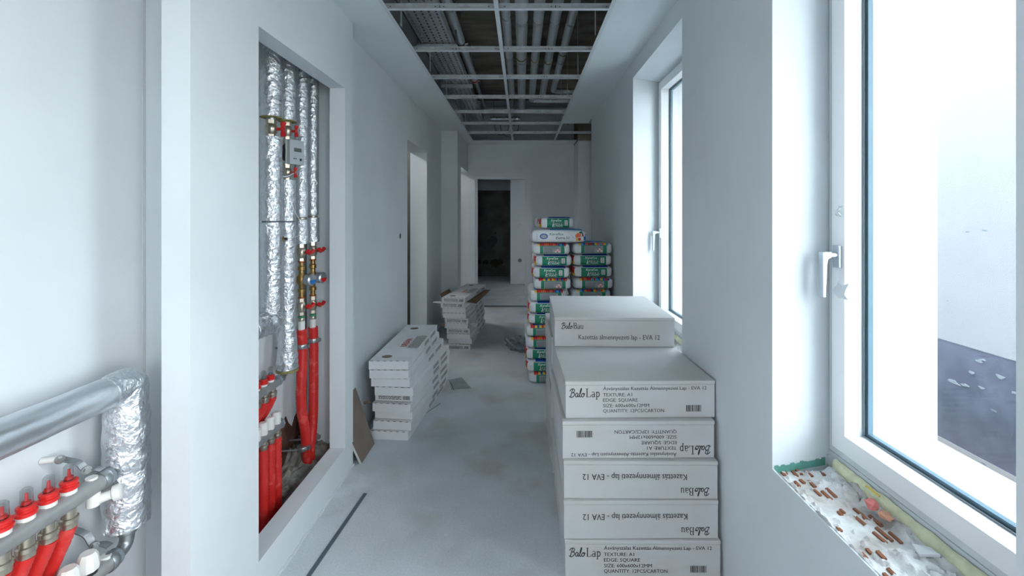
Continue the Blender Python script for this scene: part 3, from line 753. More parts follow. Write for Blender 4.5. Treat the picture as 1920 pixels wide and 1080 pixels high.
# ================================================================== MORTAR BAGS
def bag_proto(a, b, c, style, seed):
    """a, b, c half sizes; the front faces -y. Returns list of (name, MB, material)"""
    rn = random.Random(seed); P = 8.0; Q = 4.2
    def prof(x, z):
        s = 1-abs(x/a)**P-abs(z/c)**Q
        return -b*max(s, 0)**(1/P)
    # superellipsoid box by projecting a subdivided cube
    n = 12; mb = MB(); vs = []; fs = []
    def face(fn):
        o = len(vs)
        for i in range(n+1):
            for j in range(n+1):
                p = Vector(fn(-1+2*i/n, -1+2*j/n))
                s = (abs(p.x)**P+abs(p.y)**P+abs(p.z)**Q)
                lo, hi = 0, 1.2
                for _ in range(18):
                    m = (lo+hi)/2
                    if abs(p.x*m)**P+abs(p.y*m)**P+abs(p.z*m)**Q < 1: lo = m
                    else: hi = m
                q = p*lo; q = Vector((q.x*a, q.y*b, q.z*c))
                w = noise.noise(Vector((q.x*11, q.y*11, q.z*20+seed*7)))
                if q.y > -b*.8: q = q*(1+.02*w)
                q.z += .0
                vs.append(tuple(q))
        for i in range(n):
            for j in range(n): k = o+i*(n+1)+j; fs.append((k, k+n+1, k+n+2, k+1))
    face(lambda u, v: (u, -1, v)); face(lambda u, v: (u, 1, v)); face(lambda u, v: (1, u, v)); face(lambda u, v: (-1, u, v)); face(lambda u, v: (u, v, 1)); face(lambda u, v: (u, v, -1))
    mb.add(vs, fs); out = [('bag_body', mb, PAPER)]
    def on(fl, e=.0012): return fl.mapped(lambda u, v: (u, prof(u, v)-e, v))
    def topm(fl, e=.0012):                               # (u, w): w along y on the upper face
        def fn(u, w):
            s = 1-abs(u/a)**P-abs(w/b)**P
            return (u, w, c*max(s, 0)**(1/Q)+e)
        return fl.mapped(fn)
    def leftm(fl, e=.0012):
        def fn(w, v):
            s = 1-abs(w/b)**P-abs(v/c)**Q
            return (-a*max(s, 0)**(1/P)-e, w, v)
        return fl.mapped(fn)
    g0, g1 = -.60*a, .68*a
    if style == 'name':
        out.append(('green_panel', on(Flat().rect(g0, g1, -.80*c, .84*c, 14, 8)), BGREEN))
        w = Flat(); w.geo(fitw(text_geo('Keraflex', .026, shear=.3), .62*a), g0+.22*a, .26*c)
        w.geo(fitw(text_geo('MAPEI', .022), .40*a), g0+.50*a, -.66*c); w.rect(g1-.27*a, g1-.10*a, -.45*c, .45*c, 2, 4)
        w.geo(fitw(text_geo('Extra S1', .030, shear=.3), .66*a), g0+.34*a-.003, -.22*c-.002)
        w.geo(([(g0+.30*a, -.66*c), (g0+.44*a, -.66*c), (g0+.44*a, -.40*c), (g0+.37*a, -.26*c), (g0+.30*a, -.40*c)], [(0, 1, 2, 3, 4)]))
        out.append(('white_lettering', on(w, .0018), BWHITE))
        d = Flat(); d.geo(fitw(text_geo('Extra S1', .026, shear=.3), .62*a), g0+.36*a, -.20*c)
        for k in range(6): d.rect(g1-.25*a, g1-.12*a, (-.40+.14*k)*c, (-.33+.14*k)*c)
        out.append(('dark_lettering', on(d, .0024), INK))
        out.append(('blue_print', topm(Flat().rect(-.5*a, .75*a, -.94*b, .2*b, 10, 14)), BBLUE))
        out.append(('red_print', leftm(Flat().rect(-.9*b, -.2*b, -.2*c, .75*c, 8, 5)), BRED))
        out.append(('yellow_print', leftm(Flat().rect(-.93*b, -.3*b, -.75*c, -.2*c, 8, 4)), BYEL))
    elif style == 'info':
        out.append(('green_panel', on(Flat().rect(g0, g1, -.84*c, .62*c, 14, 8)), BGREEN))
        out.append(('grey_text_panel', on(Flat().rect(g0+.16*a, g1-.18*a, -.70*c, .48*c, 10, 6), .0018), BGREY))
        ln = Flat()
        for k in range(7): ln.rect(g0+.20*a, g1-(.62 if k < 5 else .3)*a, (-.60+.15*k)*c, (-.55+.15*k)*c, 4)
        out.append(('small_text_lines', on(ln, .0023), INKG))
        def dia(cx, cz, r): return [(cx-r, cz), (cx, cz-r), (cx+r, cz), (cx, cz+r)]
        rr = .30*c
        dd = Flat(); dd.poly(dia(g1-.36*a, -.12*c, rr)); dd.poly(dia(g1-.36*a-rr*1.05, -.12*c-rr*.9, rr)); dd.poly(dia(g1-.36*a+rr*1.0, -.12*c-rr*.9, rr))
        out.append(('hazard_diamond', on(dd, .0026), BRED))
        dd = Flat()
        for q, s in (((0, 0), 1), ((-1.05, -.9), 1), ((1.0, -.9), 1)): dd.poly(dia(g1-.36*a+q[0]*rr, -.12*c+q[1]*rr, rr*.72))
        out.append(('diamond_field', on(dd, .0031), BWHITE))
        dd = Flat()
        for q in ((0, 0), (-1.05, -.9), (1.0, -.9)): cx, cz = g1-.36*a+q[0]*rr, -.12*c+q[1]*rr; dd.rect(cx-rr*.12, cx+rr*.12, cz-rr*.3, cz+rr*.35)
        out.append(('diamond_symbol', on(dd, .0036), INK))
        out.append(('blue_print', topm(Flat().rect(-.72*a, .75*a, -.6*b, .3*b, 10, 10)), BLBLUE))
        cols = [BRED, BYEL, BBLUE, BORA, BLBLUE]
        fl = [Flat() for _ in cols]
        for k in range(13):
            u = -.72*a+k*.115*a
            for q in range(2):
                i = rn.randrange(5); fl[i].rect(u, u+.11*a, (-.985+q*.12)*b, (-.985+q*.12+.12)*b, 2, 3)
        for m, f, nm in zip(cols, fl, ('red', 'yellow', 'blue', 'orange', 'light_blue')):
            if f.v: out.append((nm+'_tile_print', topm(f, .0018), m))
    elif style == 'wide':
        w = Flat(); w.geo(fitw(text_geo('Keraflex', .030, shear=.25), .50*a), -.32*a, .14*c); out.append(('green_lettering', on(w), BGREEN))
        w = Flat(); w.geo(fitw(text_geo('Extra', .030, shear=.25), .32*a), -.10*a, -.42*c); out.append(('dark_lettering', on(w), INK))
        w = Flat(); w.geo(fitw(text_geo('S1', .030, shear=.25), .14*a), .25*a, -.42*c); out.append(('green_number', on(w), BGREEN))
        el = [(-.52*a+.145*a*math.cos(k*PI/10), -.02*c+.42*c*math.sin(k*PI/10)) for k in range(20)]; out.append(('oval_badge', on(Flat().poly(el)), BBLUE))
        el = [(-.52*a+.105*a*math.cos(k*PI/10), -.02*c+.28*c*math.sin(k*PI/10)) for k in range(20)]; out.append(('badge_field', on(Flat().poly(el), .0018), BGREY))
        ln = Flat()
        for k in range(6): ln.rect(-.93*a, -.74*a, (-.5+.17*k)*c, (-.46+.17*k)*c)
        out.append(('small_text_lines', on(ln), INKG))
        cols = [(BLBLUE, [(.40,-.78),(.52,-.2),(.40,.3),(.52,.80),(.96,.78),(.97,-.4),(.80,-.82)])]
        for m, pl in cols: out.append(('light_blue_print', on(Flat().poly([(p*a, q*c) for p, q in pl])), m))
        for i, (m, pl) in enumerate(((BORA, [(.58,.1),(.66,.5),(.80,.35),(.76,-.15),(.62,-.25)]), (BYEL, [(.60,-.3),(.72,-.25),(.76,-.75),(.62,-.7)]), (BRED, [(.82,.5),(.94,.7),(.96,.1),(.84,-.05)]), (BGREEN, [(.70,.55),(.80,.75),(.86,.5),(.78,.4)]), (BWHITE, [(.80,-.1),(.90,-.2),(.86,-.6),(.78,-.5)]), (BBLUE, [(.88,-.1),(.96,.0),(.96,-.5),(.90,-.6)]), (BRED, [(.66,-.35),(.76,-.2),(.80,-.45),(.74,-.7)]))):
            out.append(('tile_print', on(Flat().poly([(p*a, q*c) for p, q in pl]), .0020+.0003*i), m))
        out.append(('blue_print', topm(Flat().rect(-.3*a, .95*a, -.9*b, .3*b, 10, 10)), BLBLUE))
    return out
bprotos = {}
def bag(style, dims, loc, rz, label, seed=1, group='mortar bags stacked by the right wall'):
    t = thing('mortar_bag', label, 'bag', loc, rz, group); k = (style, dims, seed)
    if k not in bprotos: bprotos[k] = [(lambda q: tag(q, kind='stuff' if ('tile' in q.name or 'lines' in q.name or 'lettering' in q.name or 'diamond' in q.name) else None))(obj(n, mb, m, t, smooth=70)) for n, mb, m in bag_proto(*dims, style, seed)]
    else:
        for o in bprotos[k]: c = o.copy(); C.objects.link(c); c.parent = t
    return t
def px(x, Y): return (x-978)*Y/842
seqL = 'i n n i i n n i i n n i'.split()
xl = [998, 1001, 998, 1001, 991, 990, 990, 984, 985, 986, 986, 990]; xr = [1070, 1071, 1067, 1071, 1063, 1062, 1062, 1056, 1057, 1058, 1058, 1062]
yl = [457, 482, 503, 526, 547, 568, 592, 614, 637, 661, 684, 704, 723]
nth = ['topmost', 'second', 'third', 'fourth', 'fifth', 'sixth', 'seventh', 'eighth', 'ninth', 'tenth', 'eleventh', 'bottom']
D0 = (.160, .235, .0481)
for i in range(12):
    Y = 3.74; zc = 1.1725-(i+.5)*1.1725/12
    w = xl[i]+36
    nm = 'green name panel' if seqL[i] == 'n' else 'grey text panel'
    lab = f'white mortar bag with {nm}, {nth[i]} in the left column' if i < 11 else 'white mortar bag at the floor, bottom of the left column'
    bag('name' if seqL[i] == 'n' else 'info', D0, (px(w, Y), Y+.235+.012*math.sin(i*2.3), zc), R(1.6*math.sin(i*1.9)), lab, 1+(i % 2))
seqR = 'i n n i i n n i i n n i'.split()
nr = 12
for i in range(nr):
    Y = 3.76; h = 1.176/12; zc = 1.176-(i+.5)*h
    w = [1111.5, 1112, 1112, 1114, 1110][min(i, 4)]
    nm = 'green name panel' if seqR[i] == 'n' else 'grey text panel'
    bag('name' if seqR[i] == 'n' else 'info', (.168, .235, .0483), (min(px(w, Y), .612), Y+.235+.01*math.sin(i*1.7), zc), R(1.0*math.sin(i*2.9+1)),
        f'white mortar bag with {nm}, {nth[i]} in the right column against the wall' if i < 11 else 'white mortar bag at the floor, bottom of the right column', 3+(i % 2))
bag('wide', (.236, .16, .056), (.312, 3.90, 1.1725+.060), R(-1.5), 'white mortar bag lying crosswise showing its broad printed side, above the left column', 5)
bag('name', (.150, .20, .050), (.285, 4.02, 1.1725+.120+.049), R(6), 'small-looking white mortar bag topmost of all, on the crosswise bag', 6)

# ================================================================== FLAT CARTONS (left)
FW, FD, FH = .247, .925, .0555
def flat_proto():
    out = []
    mb = MB(); mb.box(-FW/2, FW/2, 0, FD, 0, FH-.002); out.append(('carton_body', mb, CARTON2, .0015, None))
    # the front tuck flap with its perforated, wavy upper edge
    mb = MB(); n = 18; pl = [(-FW/2+.002, .001)]+[(FW/2-.002, .001)]+[(FW/2-.002-(FW-.004)*k/n, FH-.004-(.0035 if k % 3 == 1 else 0)) for k in range(n+1)]
    mb.prism_y(pl, -.0018, -.0002); out.append(('front_flap', mb, CARTON2, 0, None))
    mb = MB()
    for k in range(6): mb.box(-FW/2+.01+k*.04, -FW/2+.028+k*.04, -.0009, .002, FH-.0035, FH-.0015)
    out.append(('perforation', mb, INKG, 0, 'stuff'))
    # print on the long side facing the corridor
    f = Flat(); rn = random.Random(2)
    for a, b in ((.46, .60), (.66, .84)):
        for q in range(3):
            u = a
            while u < b: w = rn.uniform(.008, .03); f.rect(u, min(u+w, b), .010+q*.009, .0155+q*.009); u += w+.004
    out.append(('side_print', f.mapped(lambda u, v: (FW/2+.0006, u, v)), INKG, 0, 'stuff'))
    return out
def top_print():
    out = []
    f = Flat(); f.geo(fitw(text_geo('URBAN', .062), .20), 0, 0)
    out.append(('red_lettering', f.mapped(lambda u, v: (.030-v, .30+u, FH)), REDINK, 0, 'stuff'))
    f = Flat(); rn = random.Random(8)
    for q in range(9):
        u = 0
        while u < .30: w = rn.uniform(.008, .035); f.rect(u, min(u+w, .31), q*.0085, q*.0085+.004); u += w+.005
    out.append(('small_print', f.mapped(lambda u, v: (.045+v, .27+u, FH)), INKG, 0, 'stuff'))
    for y in (.085, .80):
        el = [(.033*math.cos(k*PI/12)-.035, .030*math.sin(k*PI/12)+y) for k in range(24)]
        out.append(('hand_hole', Flat().poly(el).mapped(lambda u, v: (u, v, FH-.0004)), KRAFT, 0, None))
    return out
def front_label():
    f = Flat(); rn = random.Random(4)
    for q in range(4):
        u = -.10
        while u < .04: w = rn.uniform(.006, .025); f.rect(u, min(u+w, .05), .012+q*.008, .016+q*.008); u += w+.004
    f.bars(.06, .010, .045, .028, 16)
    return [('front_print', f.mapped(lambda u, v: (u, -.0026, v)), INKG, 0, 'stuff')]
FP = {}
def flat_carton(loc, rz, label, group, extra=()):
    t = thing('flat_carton', label, 'box', loc, rz, group)
    for key, fn in (('base', flat_proto),)+extra:
        if key not in FP: FP[key] = [tag(obj(n, mb, m, t, bevel=b), kind=k) for n, mb, m, b, k in fn()]
        else:
            for o in FP[key]: c = o.copy(); C.objects.link(c); c.parent = t
    return t
G1 = 'flat white cartons in the near left stack'
nn = ['lowest', 'second from the floor', 'third from the floor', 'fourth from the floor', 'fifth from the floor', 'sixth from the floor', 'seventh from the floor', 'second from the top', 'topmost']
# from the floor up: (x shift, y front, yaw)
rows = [(.000, 2.815, -5.0), (.017, 2.83, -5.2), (.017, 2.86, -5.6), (.012, 2.83, -6.0), (.018, 2.865, -5.4), (.033, 2.81, -4.6), (.012, 2.81, -3.0), (.006, 2.80, -1.2), (.003, 2.80, -.4)]
for k, (dx, y, rz) in enumerate(rows):
    ex = (('top', top_print),) if k == 8 else (('front', front_label),) if k == 4 else ()
    lab = f'flat white carton {nn[k]} in the near stack by the left wall' if k < 8 else 'flat white carton with red lettering and hand holes, topmost of the near left stack'
    flat_carton((-.833+dx, y, k*.0557), R(rz), lab, G1, ex)
mb = MB(); mb.add([(-.985,2.80,.245),(-.955,2.81,.255),(-.95,2.83,.228),(-.99,2.83,.215),(-.988,2.802,.243),(-.957,2.812,.252),(-.952,2.832,.225),(-.992,2.832,.213)], [(0,3,2,1),(4,5,6,7),(0,1,5,4),(1,2,6,5),(2,3,7,6),(3,0,4,7)])
fl = obj('torn_flap', mb, KRAFT, None)
fl.parent = [o for o in bpy.data.objects if o.get('label', '').startswith('flat white carton fifth')][0]
fl.matrix_parent_inverse = (Matrix.Translation(fl.parent.location) @ Matrix.Rotation(fl.parent.rotation_euler.z, 4, 'Z')).inverted()
G2 = 'flat white cartons in the far left stack'
nn2 = ['lowest', 'second from the floor', 'third from the floor', 'fourth from the floor', 'fifth from the floor', 'sixth from the floor', 'seventh from the floor', 'eighth from the floor', 'second from top, opened with brown flaps,', 'topmost']
rows = [(-.655, 4.70, -3), (-.64, 4.72, -4), (-.655, 4.70, -4), (-.66, 4.71, -5), (-.68, 4.70, -6), (-.675, 4.69, -5), (-.695, 4.68, -6), (-.70, 4.68, -7), (-.715, 4.67, -8), (-.700, 4.65, -9)]
last = None
for k, (x, y, rz) in enumerate(rows):
    ex = (('top', top_print), ('front', front_label)) if k == 9 else (('front', front_label),) if k in (0, 3, 5, 8) else ()
    lab = 'flat white carton with open brown flaps, second from top of the far left stack' if k == 8 else f'flat white carton {nn2[k]} of the far stack by the left column' if k < 9 else 'flat white carton with faint red lettering, topmost of the far left stack'
    o = flat_carton((x-.005, y, k*.0557), R(rz), lab, G2, ex)
    if k == 8: last = o
def flap(pts, th, m, parent, name='open_flap'):          # local quad sheet with thickness
    a = [Vector(p) for p in pts]; n = (a[1]-a[0]).cross(a[3]-a[0]).normalized()*th
    mb = MB(); mb.add([*a, *[p+n for p in a]], [(0,3,2,1),(4,5,6,7),(0,1,5,4),(1,2,6,5),(2,3,7,6),(3,0,4,7)])
    return obj(name, mb, m, parent)
h = FH
flap([(FW/2+.004, .10, .045), (FW/2+.004, .88, .045), (FW/2+.10, .86, .050), (FW/2+.085, .20, .012)], .003, KRAFT, last)
flap([(FW/2+.004, -.004, .045), (FW/2+.004, .09, .045), (FW/2+.065, .06, .035), (FW/2+.02, -.05, .012)], .003, CARTON2, last, 'end_flap')
flap([(-FW/2-.004, .10, .05), (-FW/2-.004, .45, .05), (-FW/2-.05, .44, .12), (-FW/2-.055, .12, .115)], .003, KRAFT, last)
flap([(-FW/2+.002, -.004, .045), (-FW/2-.08, -.03, .055), (-FW/2-.09, .05, .05), (-FW/2-.004, .07, .05)], .003, CARTON2, last, 'end_flap')
mid = [o for o in bpy.data.objects if o.get('label', '').startswith('flat white carton fifth') and 'far' in o['label']][0]
flap([(FW/2-.03, -.004, .050), (FW/2+.03, -.03, .030), (FW/2+.05, .02, .012), (FW/2+.004, .03, .02)], .003, CARTON2, mid, 'end_flap')
flap([(FW/2+.002, .03, .050), (FW/2+.012, .14, .055), (FW/2+.085, .13, .025), (FW/2+.07, .05, .002)], .003, CARTON2, mid, 'side_flap')
flap([(-FW/2-.002, .0, .01), (-FW/2-.045, -.01, .03), (-FW/2-.04, .03, .045), (-FW/2-.002, .05, .03)], .003, KRAFT, mid, 'torn_flap')

# ================================================================== SMALL THINGS ON THE FLOOR
t = thing('board_offcut', 'grey-brown plasterboard offcut leaning on the wall beside the near left stack', 'board', (-.905, 2.54, 0))
a = math.atan2(.120, .338)
mb = MB(); P0 = [(0, 0), (0, .222), (.36, .235), (.36, -.06)]; th = .0125
def lean(s, y, o):                                      # s up the slope, o out of the face
    return (-s*math.sin(a)+o*math.cos(a), y, s*math.cos(a)+o*math.sin(a))
mb.add([lean(s, y, 0) for s, y in P0]+[lean(s, y, -th) for s, y in P0], [(0,1,2,3),(7,6,5,4),(0,4,5,1),(1,5,6,2),(2,6,7,3),(3,7,4,0)])
mb.shift((.0, 0, th*math.sin(a)))
core = obj('board_core', mb, BOARDE, t)
mb = MB(); mb.add([lean(s, y, .0006) for s, y in P0]+[lean(s, y, .0001) for s, y in P0], [(0,1,2,3),(7,6,5,4),(0,4,5,1),(1,5,6,2),(2,6,7,3),(3,7,4,0)])
mb.shift((.0, 0, th*math.sin(a))); obj('paper_face', mb, BOARD, t)
mb = MB(); ang = math.atan2(.788-.845, .53)
p0 = Vector((-.846, 1.55, 0)); p1 = Vector((-.789, 2.268, 0)); d = (p1-p0).normalized(); n = Vector((d.y, -d.x, 0))*.008
mb.add([p0-n, p0+n, p1+n, p1-n]+[v+Vector((0, 0, .006)) for v in (p0-n, p0+n, p1+n, p1-n)], [(0,3,2,1),(4,5,6,7),(0,1,5,4),(1,2,6,5),(2,3,7,6),(3,0,4,7)])
tag(obj('floor_strip', mb, STRIP, bevel=.001), 'thin blue-grey strip lying on the floor beside the low sill of the pipe niche', 'strip')
def sheet(name, corners, m, label, cat, amp=.006, n=14, z0=.002, seed=0):
    mb = MB(); vs = []; a, b, c, d = [Vector(p) for p in corners]
    for i in range(n+1):
        for j in range(n+1):
            u, v = i/n, j/n; p = (a*(1-u)+b*u)*(1-v)+(d*(1-u)+c*u)*v
            p.z += z0+amp*abs(noise.noise(Vector((p.x*14, p.y*14, seed)))); vs.append(p)
    mb.add(vs, [(i*(n+1)+j, i*(n+1)+j+1, (i+1)*(n+1)+j+1, (i+1)*(n+1)+j) for i in range(n) for j in range(n)])
    return tag(obj(name, mb, m, smooth=60), label, cat)
def fp(x, y): Y = 842*HC/(y-403); return ((x-978)*Y/842, Y, 0)
sheet('plastic_sheet', [fp(846, 731), fp(884, 729), fp(866, 708), fp(843, 712)], FILM, 'clear plastic sheet scrap on the floor beside the near left stack', 'plastic sheet', .004)
for i, (p, q, lab) in enumerate(((fp(841, 713), fp(851, 732), 'dark thin wire offcut on the floor at the foot of the near left stack'), (fp(798, 776), fp(826, 757), 'thin pale wire on the floor right of the near left stack'))):
    mb = MB(); mb.tube([Vector(p)+Vector((0, 0, .003)), (Vector(p)+Vector(q))/2+Vector((.004, 0, .006)), Vector(q)+Vector((0, 0, .003))], .0018, 6)
    tag(obj('wire_offcut', mb, INKG if i == 0 else GASKET, smooth=60), lab, 'wire')
# crumpled plastic bag on the floor by the bags
bm = bmesh.new(); bmesh.ops.create_icosphere(bm, subdivisions=5, radius=.13)
for v in bm.verts:
    q = v.co.copy(); v.co = q*(1+.5*noise.noise(q*9)+.35*noise.noise(q*22+Vector((4, 0, 0)))); v.co.z = max(0, v.co.z*.6+.055)
me = bpy.data.meshes.new('plastic_bag'); bm.to_mesh(me); bm.free(); me.materials.append(mat('grey_plastic', (112, 126, 132), .35, bump=.4, bscale=25))
o = bpy.data.objects.new('plastic_bag', me); C.objects.link(o); o.location = (-.03, 4.72, 0); tag(o, 'crumpled grey plastic bag on the floor left of the mortar bags', 'plastic bag')

# ---- wall sockets and holes
def wall_hole(loc, axis, r, label, m=BLACKP):
    t = thing('wall_box', label, 'wall box', loc)
    ax = Vector(axis)
    mb = MB(); mb.lathe((0, 0, 0), [(-.001, r*1.15), (.002, r*1.15)], ax, 16); obj('rim', mb, WHITEP, t)
    mb = MB(); mb.lathe((0, 0, 0), [(.0021, r), (.0028, r)], ax, 16); obj('opening', mb, m, t)
wall_hole((XL+.001, 3.80, 1.232), (1, 0, 0), .024, 'small round socket hole in the left wall before the doorway')
wall_hole((-.035, 9.198, 1.205), (0, -1, 0), .042, 'round switch box seen through the far doorway', GALV)
wall_hole((-.035, 9.198, .48), (0, -1, 0), .040, 'lower socket box on the lit wall seen through the far doorway', GASKET)

# ================================================================== PIPES IN THE LEFT NICHE
XP = -1.135
def zz(py, Y): return HC+(403-py)*Y/842
def foil_run(name, x, y, z0, z1, r, parent, m=FOIL, jit=.05):
    n = max(4, int(abs(z1-z0)/.018)); mb = MB(); mb.tube([(x, y, z0+(z1-z0)*i/n) for i in range(n+1)], r, 24, jit=jit, freq=40)
    return obj(name, mb, m, parent, smooth=60, world=True)
def collar(name, x, y, z, r, h, parent, m, axis=(0, 0, 1), seg=24):
    mb = MB(); mb.lathe((x, y, z), [(0, r*.96), (h*.15, r), (h*.85, r), (h, r*.96)], axis, seg); return obj(name, mb, m, parent, smooth=40, world=True)
def ball_valve(x, y, z0, z1, r, parent, handle='T', tilt=.0):
    h = z1-z0; mb = MB()
    mb.lathe((x, y, z0), [(0, r*.8), (h*.18, r*.8)], (0, 0, 1), 6); mb.lathe((x, y, z0+h*.18), [(0, r*.7), (h*.12, r*.95), (h*.32, r*1.12), (h*.52, r*.95), (h*.62, r*.7)], (0, 0, 1), 20)
    mb.lathe((x, y, z0+h*.78), [(0, r*.85), (h*.22, r*.85)], (0, 0, 1), 6)
    v = obj('valve_body', mb, NICKEL, parent, smooth=35, world=True); tag(v, kind='stuff') if False else None
    zc = z0+h*.48; L = Vector(parent.location)
    mb = MB(); mb.tube([(x+r*.8, y+.0, zc), (x+r*2.0, y+.0, zc)], r*.28, 10); mb.lathe((x+r*1.9, y, zc), [(0, r*.55), (r*.25, r*.55)], (1, 0, 0), 14)
    mb.shift(-L); hd = obj('handle_hub', mb, REDP, v, smooth=40)
    for s in (-1, 1):
        mb = MB()
        if handle == 'V': pts = [(x+r*2.0, y, zc+s*r*.3), (x+r*2.05, y, zc+s*r*.7), (x+r*2.15, y, zc+s*r*1.25)]
        else: pts = [(x+r*2.0, y+s*r*.35, zc), (x+r*2.1, y+s*r*.8, zc), (x+r*2.3, y+s*r*1.5, zc+tilt)]
        mb.tube(pts, [r*.28, r*.42, r*.5], 8); mb.shift(-L); obj('handle_wing', mb, REDP, v, smooth=40)
    return v
# 1: wide left riser turning towards the camera behind the jamb
Y1, Y2, Y3, Y4 = 2.035, 2.176, 2.316, 2.441
r1, r2, r3, r4 = .047, .037, .031, .031
t1 = thing('foil_riser', 'leftmost and widest foil-wrapped riser in the wall niche, turning sideways at its foot', 'pipe', (XP, Y1, .92), group='foil-wrapped risers in the wall niche')
foil_run('foil_sleeve', XP, Y1, zz(220, Y1), 3.1, r1, t1)
collar('wool_end', XP, Y1, zz(221.5, Y1), r1*.98, .006, t1, WOOL)
collar('nickel_nipple', XP, Y1, zz(226, Y1), .020, .02, t1, STEEL)
ball_valve(XP, Y1, zz(258, Y1), zz(225, Y1), .026, t1, 'V')
foil_run('foil_sleeve', XP, Y1, zz(414, Y1), zz(257, Y1), r1*.96, t1)
collar('seam_ring', XP, Y1, zz(417, Y1), r1*.8, .014, t1, GASKET)
mb = MB(); pts = [(XP, Y1, zz(417, Y1)-.02*k) for k in range(int((zz(417, Y1)-zz(585, Y1))/.02))]
mb.tube(pts, r1*.97, 24, jit=.06, freq=40); obj('foil_sleeve', mb, FOIL, t1, smooth=60, world=True)
zb = .925; ze = pts[-1][2]
mb = MB(); el = spline([(XP, Y1, ze+.005), (XP, Y1, ze-.05), (XP, Y1-.02, zb+.005), (XP, Y1-.08, zb), (XP, Y1-.16, zb)], 6); mb.tube(el, [r1*1.0]*6+[r1*1.12]*10+[r1]*(len(el)-16), 24, jit=.12, freq=55); obj('foil_elbow', mb, FOIL, t1, smooth=60, world=True)
mb = MB(); mb.tube([(XP, Y1-.15-.03*k, zb) for k in range(8)], r1*.96, 24, jit=.03); obj('foil_branch', mb, FOILS, t1, smooth=60, world=True)
# 2
t2 = thing('foil_riser', 'second foil-wrapped riser in the niche, with the heat meter and an open wool end below', 'pipe', (XP, Y2, .65), group='foil-wrapped risers in the wall niche')
foil_run('foil_sleeve', XP, Y2, zz(227, Y2), 3.1, r2, t2)
collar('wool_end', XP, Y2, zz(229, Y2), r2*1.15, .006, t2, WOOL)
ball_valve(XP, Y2, zz(262, Y2), zz(229, Y2), .021, t2, 'V')
mb = MB(); mb.tube([(XP, Y2, zz(262, Y2)), (XP, Y2, zz(312, Y2))], .012, 14); obj('meter_pipe', mb, NICKEL, t2, smooth=40, world=True)
for p in (263, 304): collar('union_nut', XP, Y2, zz(p+7, Y2), .019, .018, t2, NICKEL, seg=6)
mb = MB(); mb.lathe((XP, Y2, zz(302, Y2)), [(0, .016), (.012, .026), (.05, .028), (.07, .024), (.082, .016)], (0, 0, 1), 16); obj('flow_sensor', mb, BLACKP, t2, smooth=40, world=True)
ball_valve(XP, Y2, zz(337, Y2), zz(309, Y2), .019, t2, 'V')
foil_run('foil_sleeve', XP, Y2, zz(414, Y2), zz(338, Y2), r2, t2)
collar('seam_ring', XP, Y2, zz(417, Y2), r2*.85, .012, t2, GASKET)
foil_run('foil_sleeve', XP, Y2, zz(617, Y2), zz(417, Y2), r2, t2)
n = 20; mb = MB(); mb.tube([(XP, Y2, zz(617, Y2)+.004-(zz(617, Y2)-zz(692, Y2))*i/n) for i in range(n+1)], [r2*(1.05+.25*i/n) for i in range(n+1)], 24, jit=.12, freq=50); obj('flared_foil_sleeve', mb, FOIL, t2, smooth=60, world=True)
collar('wool_end', XP, Y2, zz(696, Y2), r2*1.35, .012, t2, WOOL)
mb = MB(); mb.tube(spline([(XP, Y2, zz(690, Y2)), (XP, Y2-.01, .655), (XP, Y2-.05, .640), (XP, 2.095, .632)], 4), .014, 14); obj('feed_pipe', mb, STEEL, t2, smooth=40, world=True)
